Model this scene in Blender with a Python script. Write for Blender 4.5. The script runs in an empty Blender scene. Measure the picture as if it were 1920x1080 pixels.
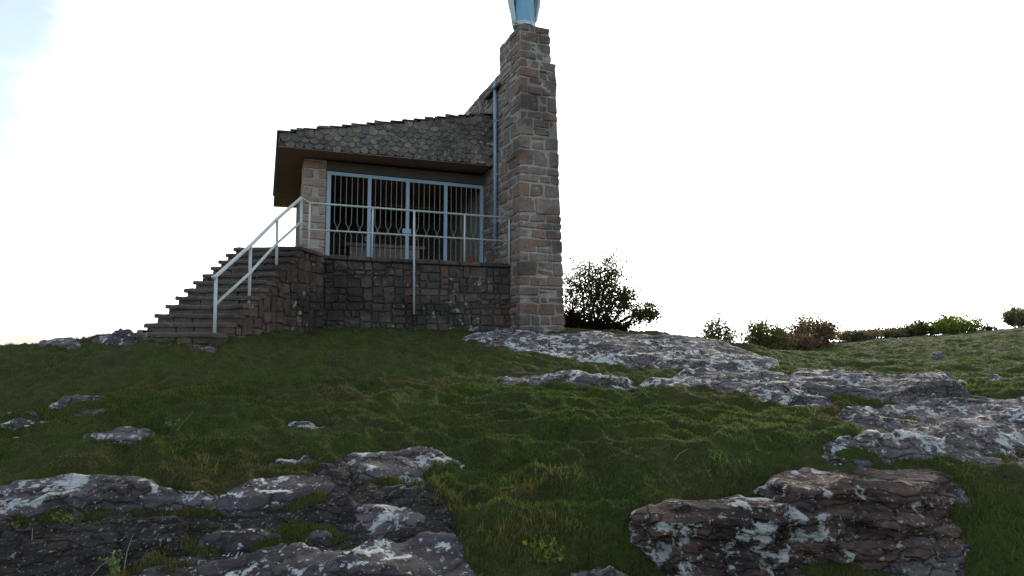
import bpy, math, random
import numpy as np
from math import radians, sin, cos, pi
random.seed(7); np.random.seed(7)
R = np.random.RandomState(11)
S = bpy.context.scene
COL = S.collection

# ------------------------------------------------------------------ camera
FPX, TH = 1182.0, math.atan(100/1182.0)          # focal length in photo pixels, pitch
EYE = 2.0                                         # camera height above the foot of the slope
cd = bpy.data.cameras.new('camera'); cam = bpy.data.objects.new('camera', cd); COL.objects.link(cam)
cam.location = (0, 0, EYE); cam.rotation_euler = (radians(90)+TH, 0, 0)
cd.sensor_width = 36; cd.lens = 36*FPX/1920; cd.clip_start = .05; cd.clip_end = 4000
S.camera = cam

# ------------------------------------------------------------------ sky and sun
SUN_AZ, SUN_EL = radians(27), radians(17)         # right of straight ahead, low behind the hill
wd = bpy.data.worlds.new('World'); S.world = wd; wd.use_nodes = True
nt = wd.node_tree; N = nt.nodes; L = nt.links
for n in list(N): N.remove(n)
sky = N.new('ShaderNodeTexSky'); sky.sky_type = 'NISHITA'; sky.sun_disc = False
sky.sun_elevation = SUN_EL; sky.sun_rotation = SUN_AZ
sky.air_density = 1.0; sky.dust_density = 2.0; sky.ozone_density = 1.0; sky.altitude = 300
tc = N.new('ShaderNodeTexCoord')
mp = N.new('ShaderNodeMapping'); mp.inputs['Scale'].default_value = (1.0, 1.0, 2.2); mp.inputs['Location'].default_value = (0.35, 0.1, 0.2)
nz = N.new('ShaderNodeTexNoise'); nz.inputs['Scale'].default_value = 1.5; nz.inputs['Detail'].default_value = 6; nz.inputs['Roughness'].default_value = .55
sdv = N.new('ShaderNodeVectorMath'); sdv.operation = 'DOT_PRODUCT'; sdv.inputs[1].default_value = (sin(SUN_AZ)*cos(SUN_EL), cos(SUN_AZ)*cos(SUN_EL), sin(SUN_EL))
ad = N.new('ShaderNodeMath'); ad.operation = 'MULTIPLY_ADD'; ad.inputs[1].default_value = .9
cr = N.new('ShaderNodeValToRGB'); cr.color_ramp.elements[0].position = .92; cr.color_ramp.elements[1].position = 1.22; cr.color_ramp.interpolation = 'EASE'; cr.color_ramp.elements[0].color = (.28, .28, .28, 1)
bw = N.new('ShaderNodeRGBToBW')
cl = N.new('ShaderNodeVectorMath'); cl.operation = 'SCALE'; cl.inputs[0].default_value = (1.0, .985, .96)
mu = N.new('ShaderNodeMath'); mu.operation = 'MULTIPLY_ADD'; mu.inputs[1].default_value = .8; mu.inputs[2].default_value = 2.0   # thin cloud: its own veil plus the sky's glow
mx = N.new('ShaderNodeMix'); mx.data_type = 'RGBA'
bg = N.new('ShaderNodeBackground'); bg.inputs['Strength'].default_value = .11
out = N.new('ShaderNodeOutputWorld')
L.new(tc.outputs['Generated'], mp.inputs['Vector']); L.new(mp.outputs[0], nz.inputs['Vector']); L.new(tc.outputs['Generated'], sdv.inputs[0]); L.new(nz.outputs['Fac'], ad.inputs[0]); L.new(sdv.outputs['Value'], ad.inputs[2]); L.new(ad.outputs[0], cr.inputs['Fac'])
L.new(sky.outputs[0], bw.inputs[0]); L.new(bw.outputs[0], mu.inputs[0]); L.new(mu.outputs[0], cl.inputs['Scale'])
L.new(cr.outputs[0], mx.inputs['Factor']); L.new(sky.outputs[0], mx.inputs['A']); L.new(cl.outputs[0], mx.inputs['B'])
L.new(mx.outputs['Result'], bg.inputs['Color']); L.new(bg.outputs[0], out.inputs[0])
sd_ = bpy.data.lights.new('sun', 'SUN'); sun = bpy.data.objects.new('sun', sd_); COL.objects.link(sun)
sd_.energy = .95; sd_.angle = radians(10); sd_.color = (1.0, .90, .74)
sun.rotation_euler = (radians(90)-SUN_EL, 0, pi-SUN_AZ)
S.view_settings.view_transform = 'Standard'; S.view_settings.look = 'None'
S.view_settings.gamma = 1; S.view_settings.exposure = 1.6

# ------------------------------------------------------------------ helpers
def ray(px, py):
    a = (px-960)/FPX; b = (540-py)/FPX
    y = cos(TH)-b*sin(TH); z = sin(TH)+b*cos(TH)
    return np.array([a/y, 1.0, z/y])
def at(px, py, d):
    p = ray(px, py)*d; p[2] += EYE; return p
def hsh(ix, iy, iz, s):
    h = (ix.astype(np.int64)*374761393 + iy.astype(np.int64)*668265263 + iz.astype(np.int64)*2147483647 + s*1274126177) & 0xffffffff
    h = ((h ^ (h >> 13))*1274126177) & 0xffffffff
    h = ((h ^ (h >> 16))*2246822519) & 0xffffffff
    return ((h ^ (h >> 15)) & 0xffffff)/float(0xffffff)
def vnoise(x, y, z=None, s=0):                    # value noise, 0..1
    x = np.asarray(x, float); y = np.asarray(y, float); z = np.zeros_like(x) if z is None else np.asarray(z, float)
    ix, iy, iz = np.floor(x), np.floor(y), np.floor(z); fx, fy, fz = x-ix, y-iy, z-iz
    fx, fy, fz = fx*fx*(3-2*fx), fy*fy*(3-2*fy), fz*fz*(3-2*fz); r = 0
    for dz in (0, 1):
        if dz and not np.any(fz): continue
        for dy in (0, 1):
            for dx in (0, 1):
                r = r + hsh(ix+dx, iy+dy, iz+dz, s)*(fx if dx else 1-fx)*(fy if dy else 1-fy)*(fz if dz else 1-fz)
    return r
def fbm(x, y, z=None, s=0, o=4):                  # about -1..1
    r, a, t = 0, 1.0, 0
    x = np.asarray(x, float); y = np.asarray(y, float)
    for k in range(o):
        f = 2.03**k
        r = r + a*(vnoise(x*f+k*7.3, y*f+k*3.1, None if z is None else np.asarray(z)*f, s+k)*2-1); t += a; a *= .5
    return r/t*1.6
def sstep(a, b, x):
    t = np.clip((x-a)/(b-a), 0, 1); return t*t*(3-2*t)

def mesh_obj(name, v, f, mat, parent=None, smooth=False, link=True):
    me = bpy.data.meshes.new(name)
    if isinstance(f, np.ndarray):
        n = f.shape[1]
        v = np.asarray(v, np.float32)
        me.vertices.add(len(v)); me.vertices.foreach_set('co', v.ravel())
        me.loops.add(f.size); me.loops.foreach_set('vertex_index', f.astype(np.int32).ravel())
        me.polygons.add(len(f)); me.polygons.foreach_set('loop_start', np.arange(0, f.size, n, dtype=np.int32))
        me.polygons.foreach_set('loop_total', np.full(len(f), n, np.int32)); me.update(calc_edges=True)
    else:
        me.from_pydata([tuple(map(float, p)) for p in v], [], f); me.update()
    if smooth: me.polygons.foreach_set('use_smooth', np.ones(len(me.polygons), bool))
    if mat: me.materials.append(mat)
    o = bpy.data.objects.new(name, me)
    if link: COL.objects.link(o)
    if parent: o.parent = parent
    return o
def tag(o, label, cat, group=None, kind=None):
    if label: o['label'] = label
    if cat: o['category'] = cat
    if group: o['group'] = group
    if kind: o['kind'] = kind
    return o
def empty(name, loc, label, cat, group=None, rz=0, kind=None):
    o = bpy.data.objects.new(name, None); COL.objects.link(o); o.location = loc; o.rotation_euler = (0, 0, rz)
    o.empty_display_size = .2
    return tag(o, label, cat, group, kind)

class MB:                                         # collects shapes for ONE mesh
    def __init__(s): s.v = []; s.f = []
    def add(s, v, f):
        n = len(s.v); s.v += [tuple(p) for p in v]; s.f += [tuple(i+n for i in q) for q in f]
    def box(s, x0, x1, y0, y1, z0, z1):
        v = [(x, y, z) for z in (z0, z1) for y in (y0, y1) for x in (x0, x1)]
        s.add(v, [(0, 2, 3, 1), (4, 5, 7, 6), (0, 1, 5, 4), (2, 6, 7, 3), (0, 4, 6, 2), (1, 3, 7, 5)])
    def tube(s, pts, rad, n=8, cap=True):
        pts = [np.array(p, float) for p in pts]
        rad = rad if hasattr(rad, '__len__') else [rad]*len(pts)
        rings = []; pu = None
        for i, p in enumerate(pts):
            t = pts[min(i+1, len(pts)-1)]-pts[max(i-1, 0)]; t = t/(np.linalg.norm(t)+1e-9)
            if pu is None:
                pu = np.cross(t, (0, 0, 1) if abs(t[2]) < .9 else (1, 0, 0))
            pu = pu-t*pu.dot(t); pu /= np.linalg.norm(pu)+1e-9
            w = np.cross(t, pu)
            rings.append([p+rad[i]*(pu*cos(2*pi*k/n)+w*sin(2*pi*k/n)) for k in range(n)])
        v = [q for r_ in rings for q in r_]; f = []
        for i in range(len(pts)-1):
            for k in range(n):
                a = i*n+k; b = i*n+(k+1) % n; f.append((a, b, b+n, a+n))
        if cap: f.append(tuple(range(n-1, -1, -1))); f.append(tuple((len(pts)-1)*n+k for k in range(n)))
        s.add(v, f)
    def obj(s, name, mat, parent=None, smooth=False): return mesh_obj(name, s.v, s.f, mat, parent, smooth)

def stone_box(x0, x1, y0, y1, z0, z1, bev=.012, jit=.008, rnd=random):
    """bevelled uneven block: 24 verts, 44 triangles"""
    b = min(bev, (x1-x0)*.3, (y1-y0)*.3, (z1-z0)*.3)
    v = []; X = (x0, x1); Y = (y0, y1); Z = (z0, z1)
    for c in range(8):
        i, j, k = c & 1, (c >> 1) & 1, c >> 2
        jx, jy, jz = [rnd.uniform(-jit, jit) for _ in range(3)]
        x, y, z = X[i]+jx, Y[j]+jy, Z[k]+jz; sx, sy, sz = (1-2*i)*b, (1-2*j)*b, (1-2*k)*b
        v += [(x, y+sy, z+sz), (x+sx, y, z+sz), (x+sx, y+sy, z)]
    I = lambda i, j, k, a: 3*(i+2*j+4*k)+a
    f = [(I(0,0,0,0), I(0,0,1,0), I(0,1,1,0), I(0,1,0,0)), (I(1,0,0,0), I(1,1,0,0), I(1,1,1,0), I(1,0,1,0)),
         (I(0,0,0,1), I(1,0,0,1), I(1,0,1,1), I(0,0,1,1)), (I(0,1,0,1), I(0,1,1,1), I(1,1,1,1), I(1,1,0,1)),
         (I(0,0,0,2), I(0,1,0,2), I(1,1,0,2), I(1,0,0,2)), (I(0,0,1,2), I(1,0,1,2), I(1,1,1,2), I(0,1,1,2))]
    for j in (0, 1):
        for k in (0, 1): f.append((I(0,j,k,1), I(1,j,k,1), I(1,j,k,2), I(0,j,k,2)))
    for i in (0, 1):
        for k in (0, 1): f.append((I(i,0,k,0), I(i,1,k,0), I(i,1,k,2), I(i,0,k,2)))
    for i in (0, 1):
        for j in (0, 1): f.append((I(i,j,0,0), I(i,j,1,0), I(i,j,1,1), I(i,j,0,1)))
    for c in range(8): f.append((3*c, 3*c+1, 3*c+2))
    return v, f
def fix_normals(o):
    import bmesh
    bm = bmesh.new(); bm.from_mesh(o.data); bmesh.ops.recalc_face_normals(bm, faces=bm.faces); bm.to_mesh(o.data); bm.free(); return o

# ------------------------------------------------------------------ materials
def new_mat(name):
    m = bpy.data.materials.new(name); m.use_nodes = True; t = m.node_tree
    for n in list(t.nodes):
        if n.type not in ('BSDF_PRINCIPLED', 'OUTPUT_MATERIAL'): t.nodes.remove(n)
    return m, t, t.nodes['Principled BSDF']
def ramp(t, stops, interp='LINEAR'):
    n = t.nodes.new('ShaderNodeValToRGB'); n.color_ramp.interpolation = interp
    e = n.color_ramp.elements
    while len(e) < len(stops): e.new(.5)
    for q, (p, c) in zip(e, stops): q.position = p; q.color = (*c, 1) if len(c) == 3 else c
    return n
def noise(t, vec, scale, detail=5, rough=.55, dist=0):
    n = t.nodes.new('ShaderNodeTexNoise'); n.inputs['Scale'].default_value = scale; n.inputs['Detail'].default_value = detail
    n.inputs['Roughness'].default_value = rough; n.inputs['Distortion'].default_value = dist
    t.links.new(vec, n.inputs['Vector']); return n
def mixc(t, fac, a, b, mode='MIX'):
    n = t.nodes.new('ShaderNodeMix'); n.data_type = 'RGBA'; n.blend_type = mode
    for s, q in (('Factor', fac), ('A', a), ('B', b)):
        if isinstance(q, (tuple, list)): n.inputs[s].default_value = (*q, 1)
        elif isinstance(q, (int, float)): n.inputs[s].default_value = q
        else: t.links.new(q, n.inputs[s])
    return n.outputs['Result']
def math_(t, op, a, b=None):
    n = t.nodes.new('ShaderNodeMath'); n.operation = op
    for i, q in enumerate((a, b)):
        if q is None: continue
        if isinstance(q, (int, float)): n.inputs[i].default_value = q
        else: t.links.new(q, n.inputs[i])
    return n.outputs[0]
def bump(t, h, bs, dist=.02, strength=.6):
    n = t.nodes.new('ShaderNodeBump'); n.inputs['Strength'].default_value = strength; n.inputs['Distance'].default_value = dist
    t.links.new(h, n.inputs['Height']); t.links.new(n.outputs[0], bs.inputs['Normal'])

def stone_mat(name, cols, stain=.5, lichen=.08, lichen_col=(.5, .5, .46), scale=1.0, up=False, moss=0, rough=.92, bstr=.7, stain_col=(.022, .02, .019), lscale=6.0, osh=True, crack=0):
    m, t, bs = new_mat(name); nd, lk = t.nodes, t.links
    geo = nd.new('ShaderNodeNewGeometry'); oi = nd.new('ShaderNodeObjectInfo')
    pos = geo.outputs['Position']
    n = len(cols); rp = ramp(t, [(i/max(1, n-1), c) for i, c in enumerate(cols)])
    n1 = noise(t, pos, 2.3*scale, 6, .6)
    if osh:
        fac = math_(t, 'ADD', math_(t, 'MULTIPLY', oi.outputs['Random'], .75), math_(t, 'MULTIPLY', math_(t, 'SUBTRACT', n1.outputs['Fac'], .35), .8))
    else:
        fac = math_(t, 'MULTIPLY', math_(t, 'SUBTRACT', n1.outputs['Fac'], .2), 1.6)
    lk.new(fac, rp.inputs['Fac']); c = rp.outputs[0]
    n2 = noise(t, pos, 19*scale, 8, .7)
    c = mixc(t, .75, c, ramp_out(t, n2.outputs['Fac'], [(.25, (.45, .45, .45)), (.75, (1.5, 1.5, 1.5))]), 'MULTIPLY')
    n3 = noise(t, pos, .9*scale, 6, .62, .6)
    c = mixc(t, math_(t, 'MULTIPLY', ramp_out(t, n3.outputs['Fac'], [(.46, (0,)*3), (.62, (1,)*3)]), stain), c, stain_col)
    if crack:                                      # bedding bands and open joints of natural rock
        mpb = nd.new('ShaderNodeMapping'); mpb.inputs['Scale'].default_value = (1.2, 1.2, 16); lk.new(pos, mpb.inputs['Vector'])
        nbd = noise(t, mpb.outputs[0], 1.6, 6, .65, .8)
        c = mixc(t, .8, c, ramp_out(t, nbd.outputs['Fac'], [(.34, (.5,)*3), (.52, (1.0,)*3), (.68, (1.45,)*3)]), 'MULTIPLY')
        nw = noise(t, pos, 2.2, 4, .6); vm = nd.new('ShaderNodeVectorMath'); vm.operation = 'MULTIPLY_ADD'; lk.new(nw.outputs['Color'], vm.inputs[0]); vm.inputs[1].default_value = (.5, .5, .3); lk.new(pos, vm.inputs[2])
        mpc = nd.new('ShaderNodeMapping'); mpc.inputs['Scale'].default_value = (1.6, 2.6, 7.0); lk.new(vm.outputs[0], mpc.inputs['Vector'])
        vo = nd.new('ShaderNodeTexVoronoi'); vo.feature = 'DISTANCE_TO_EDGE'; vo.inputs['Scale'].default_value = crack; lk.new(mpc.outputs[0], vo.inputs['Vector'])
        ck_ = ramp_out(t, vo.outputs['Distance'], [(.0, (1,)*3), (.035, (.35,)*3), (.07, (0,)*3)])
        c = mixc(t, math_(t, 'MULTIPLY', ck_, .85), c, (.012, .011, .010))
        vh = ramp_out(t, vo.outputs['Distance'], [(.0, (0,)*3), (.09, (1,)*3)])
    if lichen > 0:
        n4 = noise(t, pos, lscale, 7, .68, .25)
        n5 = noise(t, pos, .8, 4, .6)
        lv = math_(t, 'ADD', n4.outputs['Fac'], math_(t, 'MULTIPLY', math_(t, 'SUBTRACT', n5.outputs['Fac'], .5), .55))
        if up:
            sp = nd.new('ShaderNodeSeparateXYZ'); lk.new(geo.outputs['Normal'], sp.inputs[0])
            lv = math_(t, 'ADD', lv, math_(t, 'MULTIPLY', math_(t, 'SUBTRACT', sp.outputs['Z'], .8), .22))
        th = .70-lichen
        lm = ramp_out(t, lv, [(th, (0,)*3), (th+.035, (1,)*3)])
        lc = mixc(t, n2.outputs['Fac'], tuple(q*.55 for q in lichen_col), tuple(min(.85, q*1.25) for q in lichen_col))
        c = mixc(t, lm, c, lc)
        n6 = noise(t, pos, lscale*4.2, 5, .6)
        lm2 = ramp_out(t, n6.outputs['Fac'], [(.66-.05*bool(crack), (0,)*3), (.69-.04*bool(crack), (.8,)*3)])
        c = mixc(t, math_(t, 'MULTIPLY', lm2, .8), c, lichen_col)
    if moss > 0:
        n7 = noise(t, pos, 1.7, 6, .65)
        mv = ramp_out(t, n7.outputs['Fac'], [(.66-moss, (0,)*3), (.74-moss, (1,)*3)])
        c = mixc(t, mv, c, mixc(t, n2.outputs['Fac'], (.03, .045, .008), (.10, .12, .02)))
    lk.new(c, bs.inputs['Base Color']); bs.inputs['Roughness'].default_value = rough; bs.inputs['Specular IOR Level'].default_value = .25
    nb = noise(t, pos, 9*scale, 9, .68)
    hgt_ = nb.outputs['Fac'] if not crack else math_(t, 'ADD', math_(t, 'MULTIPLY', nb.outputs['Fac'], 1.1), math_(t, 'ADD', math_(t, 'MULTIPLY', vh, .35), math_(t, 'MULTIPLY', n2.outputs['Fac'], .35)))
    bump(t, hgt_, bs, .05, bstr)
    return m
def ramp_out(t, fac, stops):
    r = ramp(t, stops); t.links.new(fac, r.inputs['Fac']); return r.outputs[0]
def paint_mat(name, col, worn=(.10, .07, .05), amt=.12, rough=.5):
    m, t, bs = new_mat(name); geo = t.nodes.new('ShaderNodeNewGeometry'); pos = geo.outputs['Position']
    n1 = noise(t, pos, 14, 6, .7); n2 = noise(t, pos, 3, 4)
    c = mixc(t, n2.outputs['Fac'], tuple(q*.8 for q in col), tuple(q*1.15 for q in col))
    c = mixc(t, ramp_out(t, n1.outputs['Fac'], [(.68-amt, (0,)*3), (.74-amt*.5, (1,)*3)]), c, worn)
    t.links.new(c, bs.inputs['Base Color']); bs.inputs['Roughness'].default_value = rough
    return m
def plain_mat(name, col, rough=.9, var=.35, scale=4):
    m, t, bs = new_mat(name); geo = t.nodes.new('ShaderNodeNewGeometry')
    n1 = noise(t, geo.outputs['Position'], scale, 7, .65)
    c = mixc(t, n1.outputs['Fac'], tuple(q*(1-var) for q in col), tuple(q*(1+var) for q in col))
    t.links.new(c, bs.inputs['Base Color']); bs.inputs['Roughness'].default_value = rough
    bump(t, n1.outputs['Fac'], bs, .01, .3); return m
def leaf_mat(name, trans=.45, rough=.7):
    m, t, bs = new_mat(name); nd, lk = t.nodes, t.links
    at_ = nd.new('ShaderNodeAttribute'); at_.attribute_name = 'tint'
    df = nd.new('ShaderNodeBsdfDiffuse'); tr = nd.new('ShaderNodeBsdfTranslucent'); ms = nd.new('ShaderNodeMixShader')
    hs = nd.new('ShaderNodeHueSaturation'); hs.inputs['Value'].default_value = 1.15; hs.inputs['Saturation'].default_value = 1.1
    lk.new(at_.outputs['Color'], df.inputs[0]); lk.new(at_.outputs['Color'], hs.inputs['Color']); lk.new(hs.outputs[0], tr.inputs[0])
    ms.inputs[0].default_value = trans; lk.new(df.outputs[0], ms.inputs[1]); lk.new(tr.outputs[0], ms.inputs[2])
    nd.remove(bs); lk.new(ms.outputs[0], nd['Material Output'].inputs[0]); return m
def set_tint(o, col):
    a = o.data.color_attributes.new('tint', 'FLOAT_COLOR', 'POINT')
    c = np.ones((len(col), 4), np.float32); c[:, :3] = col; a.data.foreach_set('color', c.ravel())

M = {}
M['tower'] = stone_mat('tower_sandstone', [(.12, .088, .075), (.19, .132, .105), (.235, .15, .112), (.17, .145, .128), (.24, .19, .155), (.125, .11, .10)], stain=.45, lichen=.06, lichen_col=(.34, .34, .31))
M['mortar'] = stone_mat('lime_mortar', [(.26, .24, .215), (.34, .32, .29), (.22, .2, .18)], stain=.4, lichen=.06, osh=False)
M['rubble'] = stone_mat('rubble_stone', [(.05, .043, .039), (.085, .065, .054), (.06, .052, .047), (.12, .085, .065), (.055, .05, .047), (.13, .10, .08), (.045, .04, .038), (.24, .20, .165)], stain=.7, lichen=.06, lichen_col=(.34, .33, .29))
M['rubble_mortar'] = stone_mat('old_dark_mortar', [(.045, .04, .036), (.08, .07, .06), (.045, .04, .037)], stain=.7, lichen=.06, lichen_col=(.26, .25, .22), osh=False)
M['pillar'] = stone_mat('pillar_stone', [(.30, .205, .15), (.36, .27, .21), (.27, .17, .12)], stain=.12, lichen=.02, scale=1.6)
M['pillar_mortar'] = stone_mat('pillar_mortar', [(.36, .33, .29), (.42, .39, .35)], stain=.1, lichen=0, osh=False)
M['step'] = stone_mat('step_stone', [(.075, .062, .054), (.11, .088, .074), (.09, .08, .07)], stain=.6, lichen=.04, lichen_col=(.3, .28, .24))
M['slate'] = stone_mat('scallop_slate', [(.075, .066, .062), (.165, .146, .128), (.11, .098, .09), (.24, .205, .16), (.135, .12, .11), (.33, .285, .225)], stain=.35, lichen=.05, lichen_col=(.42, .40, .34), lscale=11)
M['roofcore'] = plain_mat('dark_render', (.07, .06, .054))
M['soffit'] = plain_mat('brown_soffit_board', (.32, .19, .135), .8, .25, 1.6)
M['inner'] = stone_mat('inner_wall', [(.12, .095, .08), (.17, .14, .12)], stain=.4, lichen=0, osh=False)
M['altar'] = stone_mat('altar_stone', [(.30, .26, .23), (.36, .32, .29)], stain=.1, lichen=0)
M['gate'] = paint_mat('blue_grey_gate_paint', (.30, .41, .50), amt=.06)
M['bar'] = paint_mat('faded_bar_paint', (.24, .235, .22), amt=.12)
M['rail'] = paint_mat('pale_rail_paint', (.47, .53, .52), amt=.08)
M['pipe'] = paint_mat('blue_pipe_paint', (.25, .36, .46), amt=.04)
M['rock'] = stone_mat('bedrock', [(.055, .048, .05), (.10, .087, .09), (.15, .132, .136), (.11, .092, .092), (.19, .168, .17)], stain=.55, lichen=.13, lichen_col=(.55, .58, .57), up=True, moss=-.02, osh=False, lscale=7.0, bstr=1.2, crack=1.3)
M['rockface'] = stone_mat('weathered_ledge', [(.045, .04, .04), (.10, .08, .075), (.15, .092, .072), (.07, .064, .062), (.19, .14, .12)], stain=.85, lichen=.13, lichen_col=(.52, .54, .52), moss=-.02, osh=False, lscale=5.5, bstr=1.2, crack=1.5)
M['darkrock'] = stone_mat('dark_crumbly_rock', [(.022, .019, .018), (.05, .042, .038), (.035, .03, .028), (.085, .066, .058)], stain=.6, lichen=.06, lichen_col=(.34, .35, .33), moss=.02, osh=False, lscale=9, bstr=1.3, crack=2.4)
M['slab'] = stone_mat('smooth_purple_slab', [(.058, .05, .054), (.085, .074, .082), (.075, .064, .068), (.11, .098, .104)], stain=.4, lichen=.085, lichen_col=(.52, .55, .54), up=True, moss=-.03, osh=False, lscale=5.5, bstr=.8, crack=0.8)
M['grass'] = leaf_mat('grass_blade', .4)
M['leaf'] = leaf_mat('leaf', .45)
M['bark'] = plain_mat('bark', (.045, .035, .028))
M['robe'] = plain_mat('robe_blue_paint', (.20, .42, .56), .6, .15, 6)
M['cloak'] = plain_mat('cloak_pale_paint', (.55, .62, .64), .6, .12, 6)
M['skin'] = plain_mat('statue_face_paint', (.62, .48, .40), .6, .1)
M['yellow'] = plain_mat('yellow_petal', (.8, .5, .01), .7, .1)
M['orange'] = plain_mat('orange_petal', (.75, .22, .02), .7, .25, 60)
M['white'] = plain_mat('white_petal', (.75, .75, .68), .7, .1)
M['stem'] = plain_mat('green_stem', (.08, .13, .03), .8)
M['clay'] = plain_mat('dark_clay', (.10, .055, .035), .8)
M['straw'] = plain_mat('dry_straw', (.24, .20, .12), .9)

# ground: soil, moss and turf mixed by noise
m, t, bs = new_mat('turf_soil'); M['turf'] = m
geo = t.nodes.new('ShaderNodeNewGeometry'); pos = geo.outputs['Position']
g1 = noise(t, pos, 1.1, 7, .65); g2 = noise(t, pos, 7, 8, .7); g3 = noise(t, pos, 60, 5, .7)
c = mixc(t, ramp_out(t, g1.outputs['Fac'], [(.38, (0,)*3), (.6, (1,)*3)]), (.042, .036, .017), (.036, .052, .012))
c = mixc(t, ramp_out(t, g2.outputs['Fac'], [(.46, (0,)*3), (.68, (1,)*3)]), c, (.055, .066, .018))
c = mixc(t, .6, c, ramp_out(t, g3.outputs['Fac'], [(.3, (.4,)*3), (.75, (1.6,)*3)]), 'MULTIPLY')
t.links.new(c, bs.inputs['Base Color']); bs.inputs['Roughness'].default_value = 1; bs.inputs['Specular IOR Level'].default_value = .1
bump(t, g2.outputs['Fac'], bs, .04, .8)

# ------------------------------------------------------------------ terrain
ANG = radians(21.5)
UV2 = np.array([cos(ANG), sin(ANG)]); VV2 = np.array([-sin(ANG), cos(ANG)])
ORG = at(957, 494, 14.9)                           # platform front meets tower
def loc2w(u, v): return ORG[:2]+UV2*u+VV2*v
CP = []
for p in [(-300,1080,4.4),(0,1080,4.2),(480,1080,4.15),(960,1080,4.15),(1130,1080,4.1),(1350,922,5.05),(1350,895,5.25),(1650,862,5.4),(1920,1080,4.65),(2150,1080,4.8),
          (0,940,5.0),(480,940,4.95),(960,940,5.0),(1200,950,4.9),(1500,882,5.3),(1800,874,5.4),(1920,884,5.35),(2100,890,5.5),
          (-200,850,6),(0,850,5.9),(480,850,5.9),(960,850,5.9),(1300,800,6.4),(1700,800,6.6),(1920,790,6.9),(2200,780,7.4),
          (-200,760,7.2),(0,760,7.2),(480,760,7.3),(960,760,7.3),(1920,740,8.2),(0,700,8.4),(480,700,8.8),(960,700,9.6),(1400,705,9.6),(1700,712,9.8),(1920,715,9.7),
          (-200,665,9.4),(0,657,9.6),(120,652,9.6),(250,650,9.4),(400,645,9.6),(500,636,10.6),(700,640,11.5),(860,628,13.3),(960,660,11.6),(1060,624,14.0),(1200,660,12.2),(1240,627,15),(1340,642,15),(1420,660,14.6),(1480,680,13.5),
          (1600,690,14),(1920,690,12.7),(1490,664,19),(1700,664,17),(1920,655,17),(1600,650,24),(1700,639,25),(1840,627,26),(1920,616,26),(2150,600,27),(1320,658,24),(1430,664,23),(1100,626,17.5)]:
    CP.append(at(*p))
for u, v, z in [(-4.6, -.05, .26), (-2.3, -.05, .24), (0, -.05, .24), (0, -.65, .2), (1.15, -.65, .2), (1.3, 1, .2), (-4, 4, .1), (0, 5, 0), (-5.5, 7, -.4), (1, 8, -.3)]:
    w = loc2w(u, v); CP.append(np.array([w[0], w[1], z+EYE]))
for p in [(0,0,0), (-7,0,0), (7,0,0), (0,2.3,.1), (-5,2.5,.1), (5,2.5,-.1), (1.3,4.0,.0), (2.1,3.95,-.05), (2.9,4.15,.0), (1.6,3.3,-.1), (0,-15,-.8), (-20,-12,-1), (20,-12,-1), (-8.5,13,1.5), (-8,17,.9), (-13,12,1.0), (-15,20,-.3), (0,26,.9),
          (6,28,1.0), (14,36,1.6), (26,34,2.3), (30,20,3.2), (20,8,1.6), (24,0,0), (-24,4,-.3), (-30,20,-1.5), (-20,40,-3), (10,48,-.5), (40,45,.5), (-45,-5,-2), (45,0,1)]:
    CP.append(np.array(p, float))
CP = np.array(CP)
def tps_k(r2): return .5*r2*np.log(r2+1e-9)
_d2 = ((CP[:, None, :2]-CP[None, :, :2])**2).sum(-1); n_ = len(CP)
_A = np.zeros((n_+3, n_+3)); _A[:n_, :n_] = tps_k(_d2)+np.eye(n_)*.06; _A[:n_, n_] = 1; _A[:n_, n_+1:] = CP[:, :2]; _A[n_:, :n_] = _A[:n_, n_:].T
_w = np.linalg.solve(_A, np.concatenate([CP[:, 2], np.zeros(3)]))
def zt0(x, y):
    x = np.atleast_1d(np.asarray(x, float)); y = np.atleast_1d(np.asarray(y, float)); sh = x.shape; x = x.ravel(); y = y.ravel()
    o = np.empty_like(x)
    for i in range(0, len(x), 40000):
        X, Y = x[i:i+40000], y[i:i+40000]
        rr = np.hypot(X, Y); k = np.minimum(1, 48/np.maximum(rr, 1e-6)); Xc, Yc = X*k, Y*k
        z = tps_k((Xc[:, None]-CP[None, :, 0])**2+(Yc[:, None]-CP[None, :, 1])**2) @ _w[:n_]+_w[n_]+_w[n_+1]*Xc+_w[n_+2]*Yc
        far = sstep(38, 70, rr); o[i:i+40000] = z*(1-far)+far*(-6-.02*rr)
    return o.reshape(sh)
TRENCH = []; POLYS = []
def zt(x, y):                                      # terrain with hummocks
    x = np.asarray(x, float); y = np.asarray(y, float); rr = np.hypot(x, y)
    h = .05*fbm(x*1.7, y*2.1, s=3, o=3)+.045-.115*np.abs(fbm(x*2.6, y*3.4, s=9, o=3))**.8+.05*fbm(x*.7, y*.8, s=5, o=2)*sstep(3, 8, rr)
    for (ax, ay), (bx, by), dep, wd_ in TRENCH:
        ex, ey = bx-ax, by-ay; q = np.clip(((x-ax)*ex+(y-ay)*ey)/(ex*ex+ey*ey), 0, 1); h = h-dep*np.exp(-((x-ax-q*ex)**2+(y-ay-q*ey)**2)/wd_**2)
    for P in POLYS:                                # turf thins out over the bedrock
        lo, hi = P.min(0)-.2, P.max(0)+.2; k = (x > lo[0]) & (x < hi[0]) & (y > lo[1]) & (y < hi[1])
        if k.any(): q = sstep(.0, .16, sdist(x[k], y[k], P)); h[k] = h[k]*(1-.8*q)-.07*q
    return zt0(x, y)+h
def ground_at(px, py, dmax=30):
    r = ray(px, py); d = np.arange(3.2, dmax, .02); g = zt0(r[0]*d, d)-(EYE+r[2]*d)
    i = np.where(g > 0)[0]; k = i[0] if len(i) else int(np.argmax(g[d < 17]))
    return np.array([r[0]*d[k], d[k]])

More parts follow.
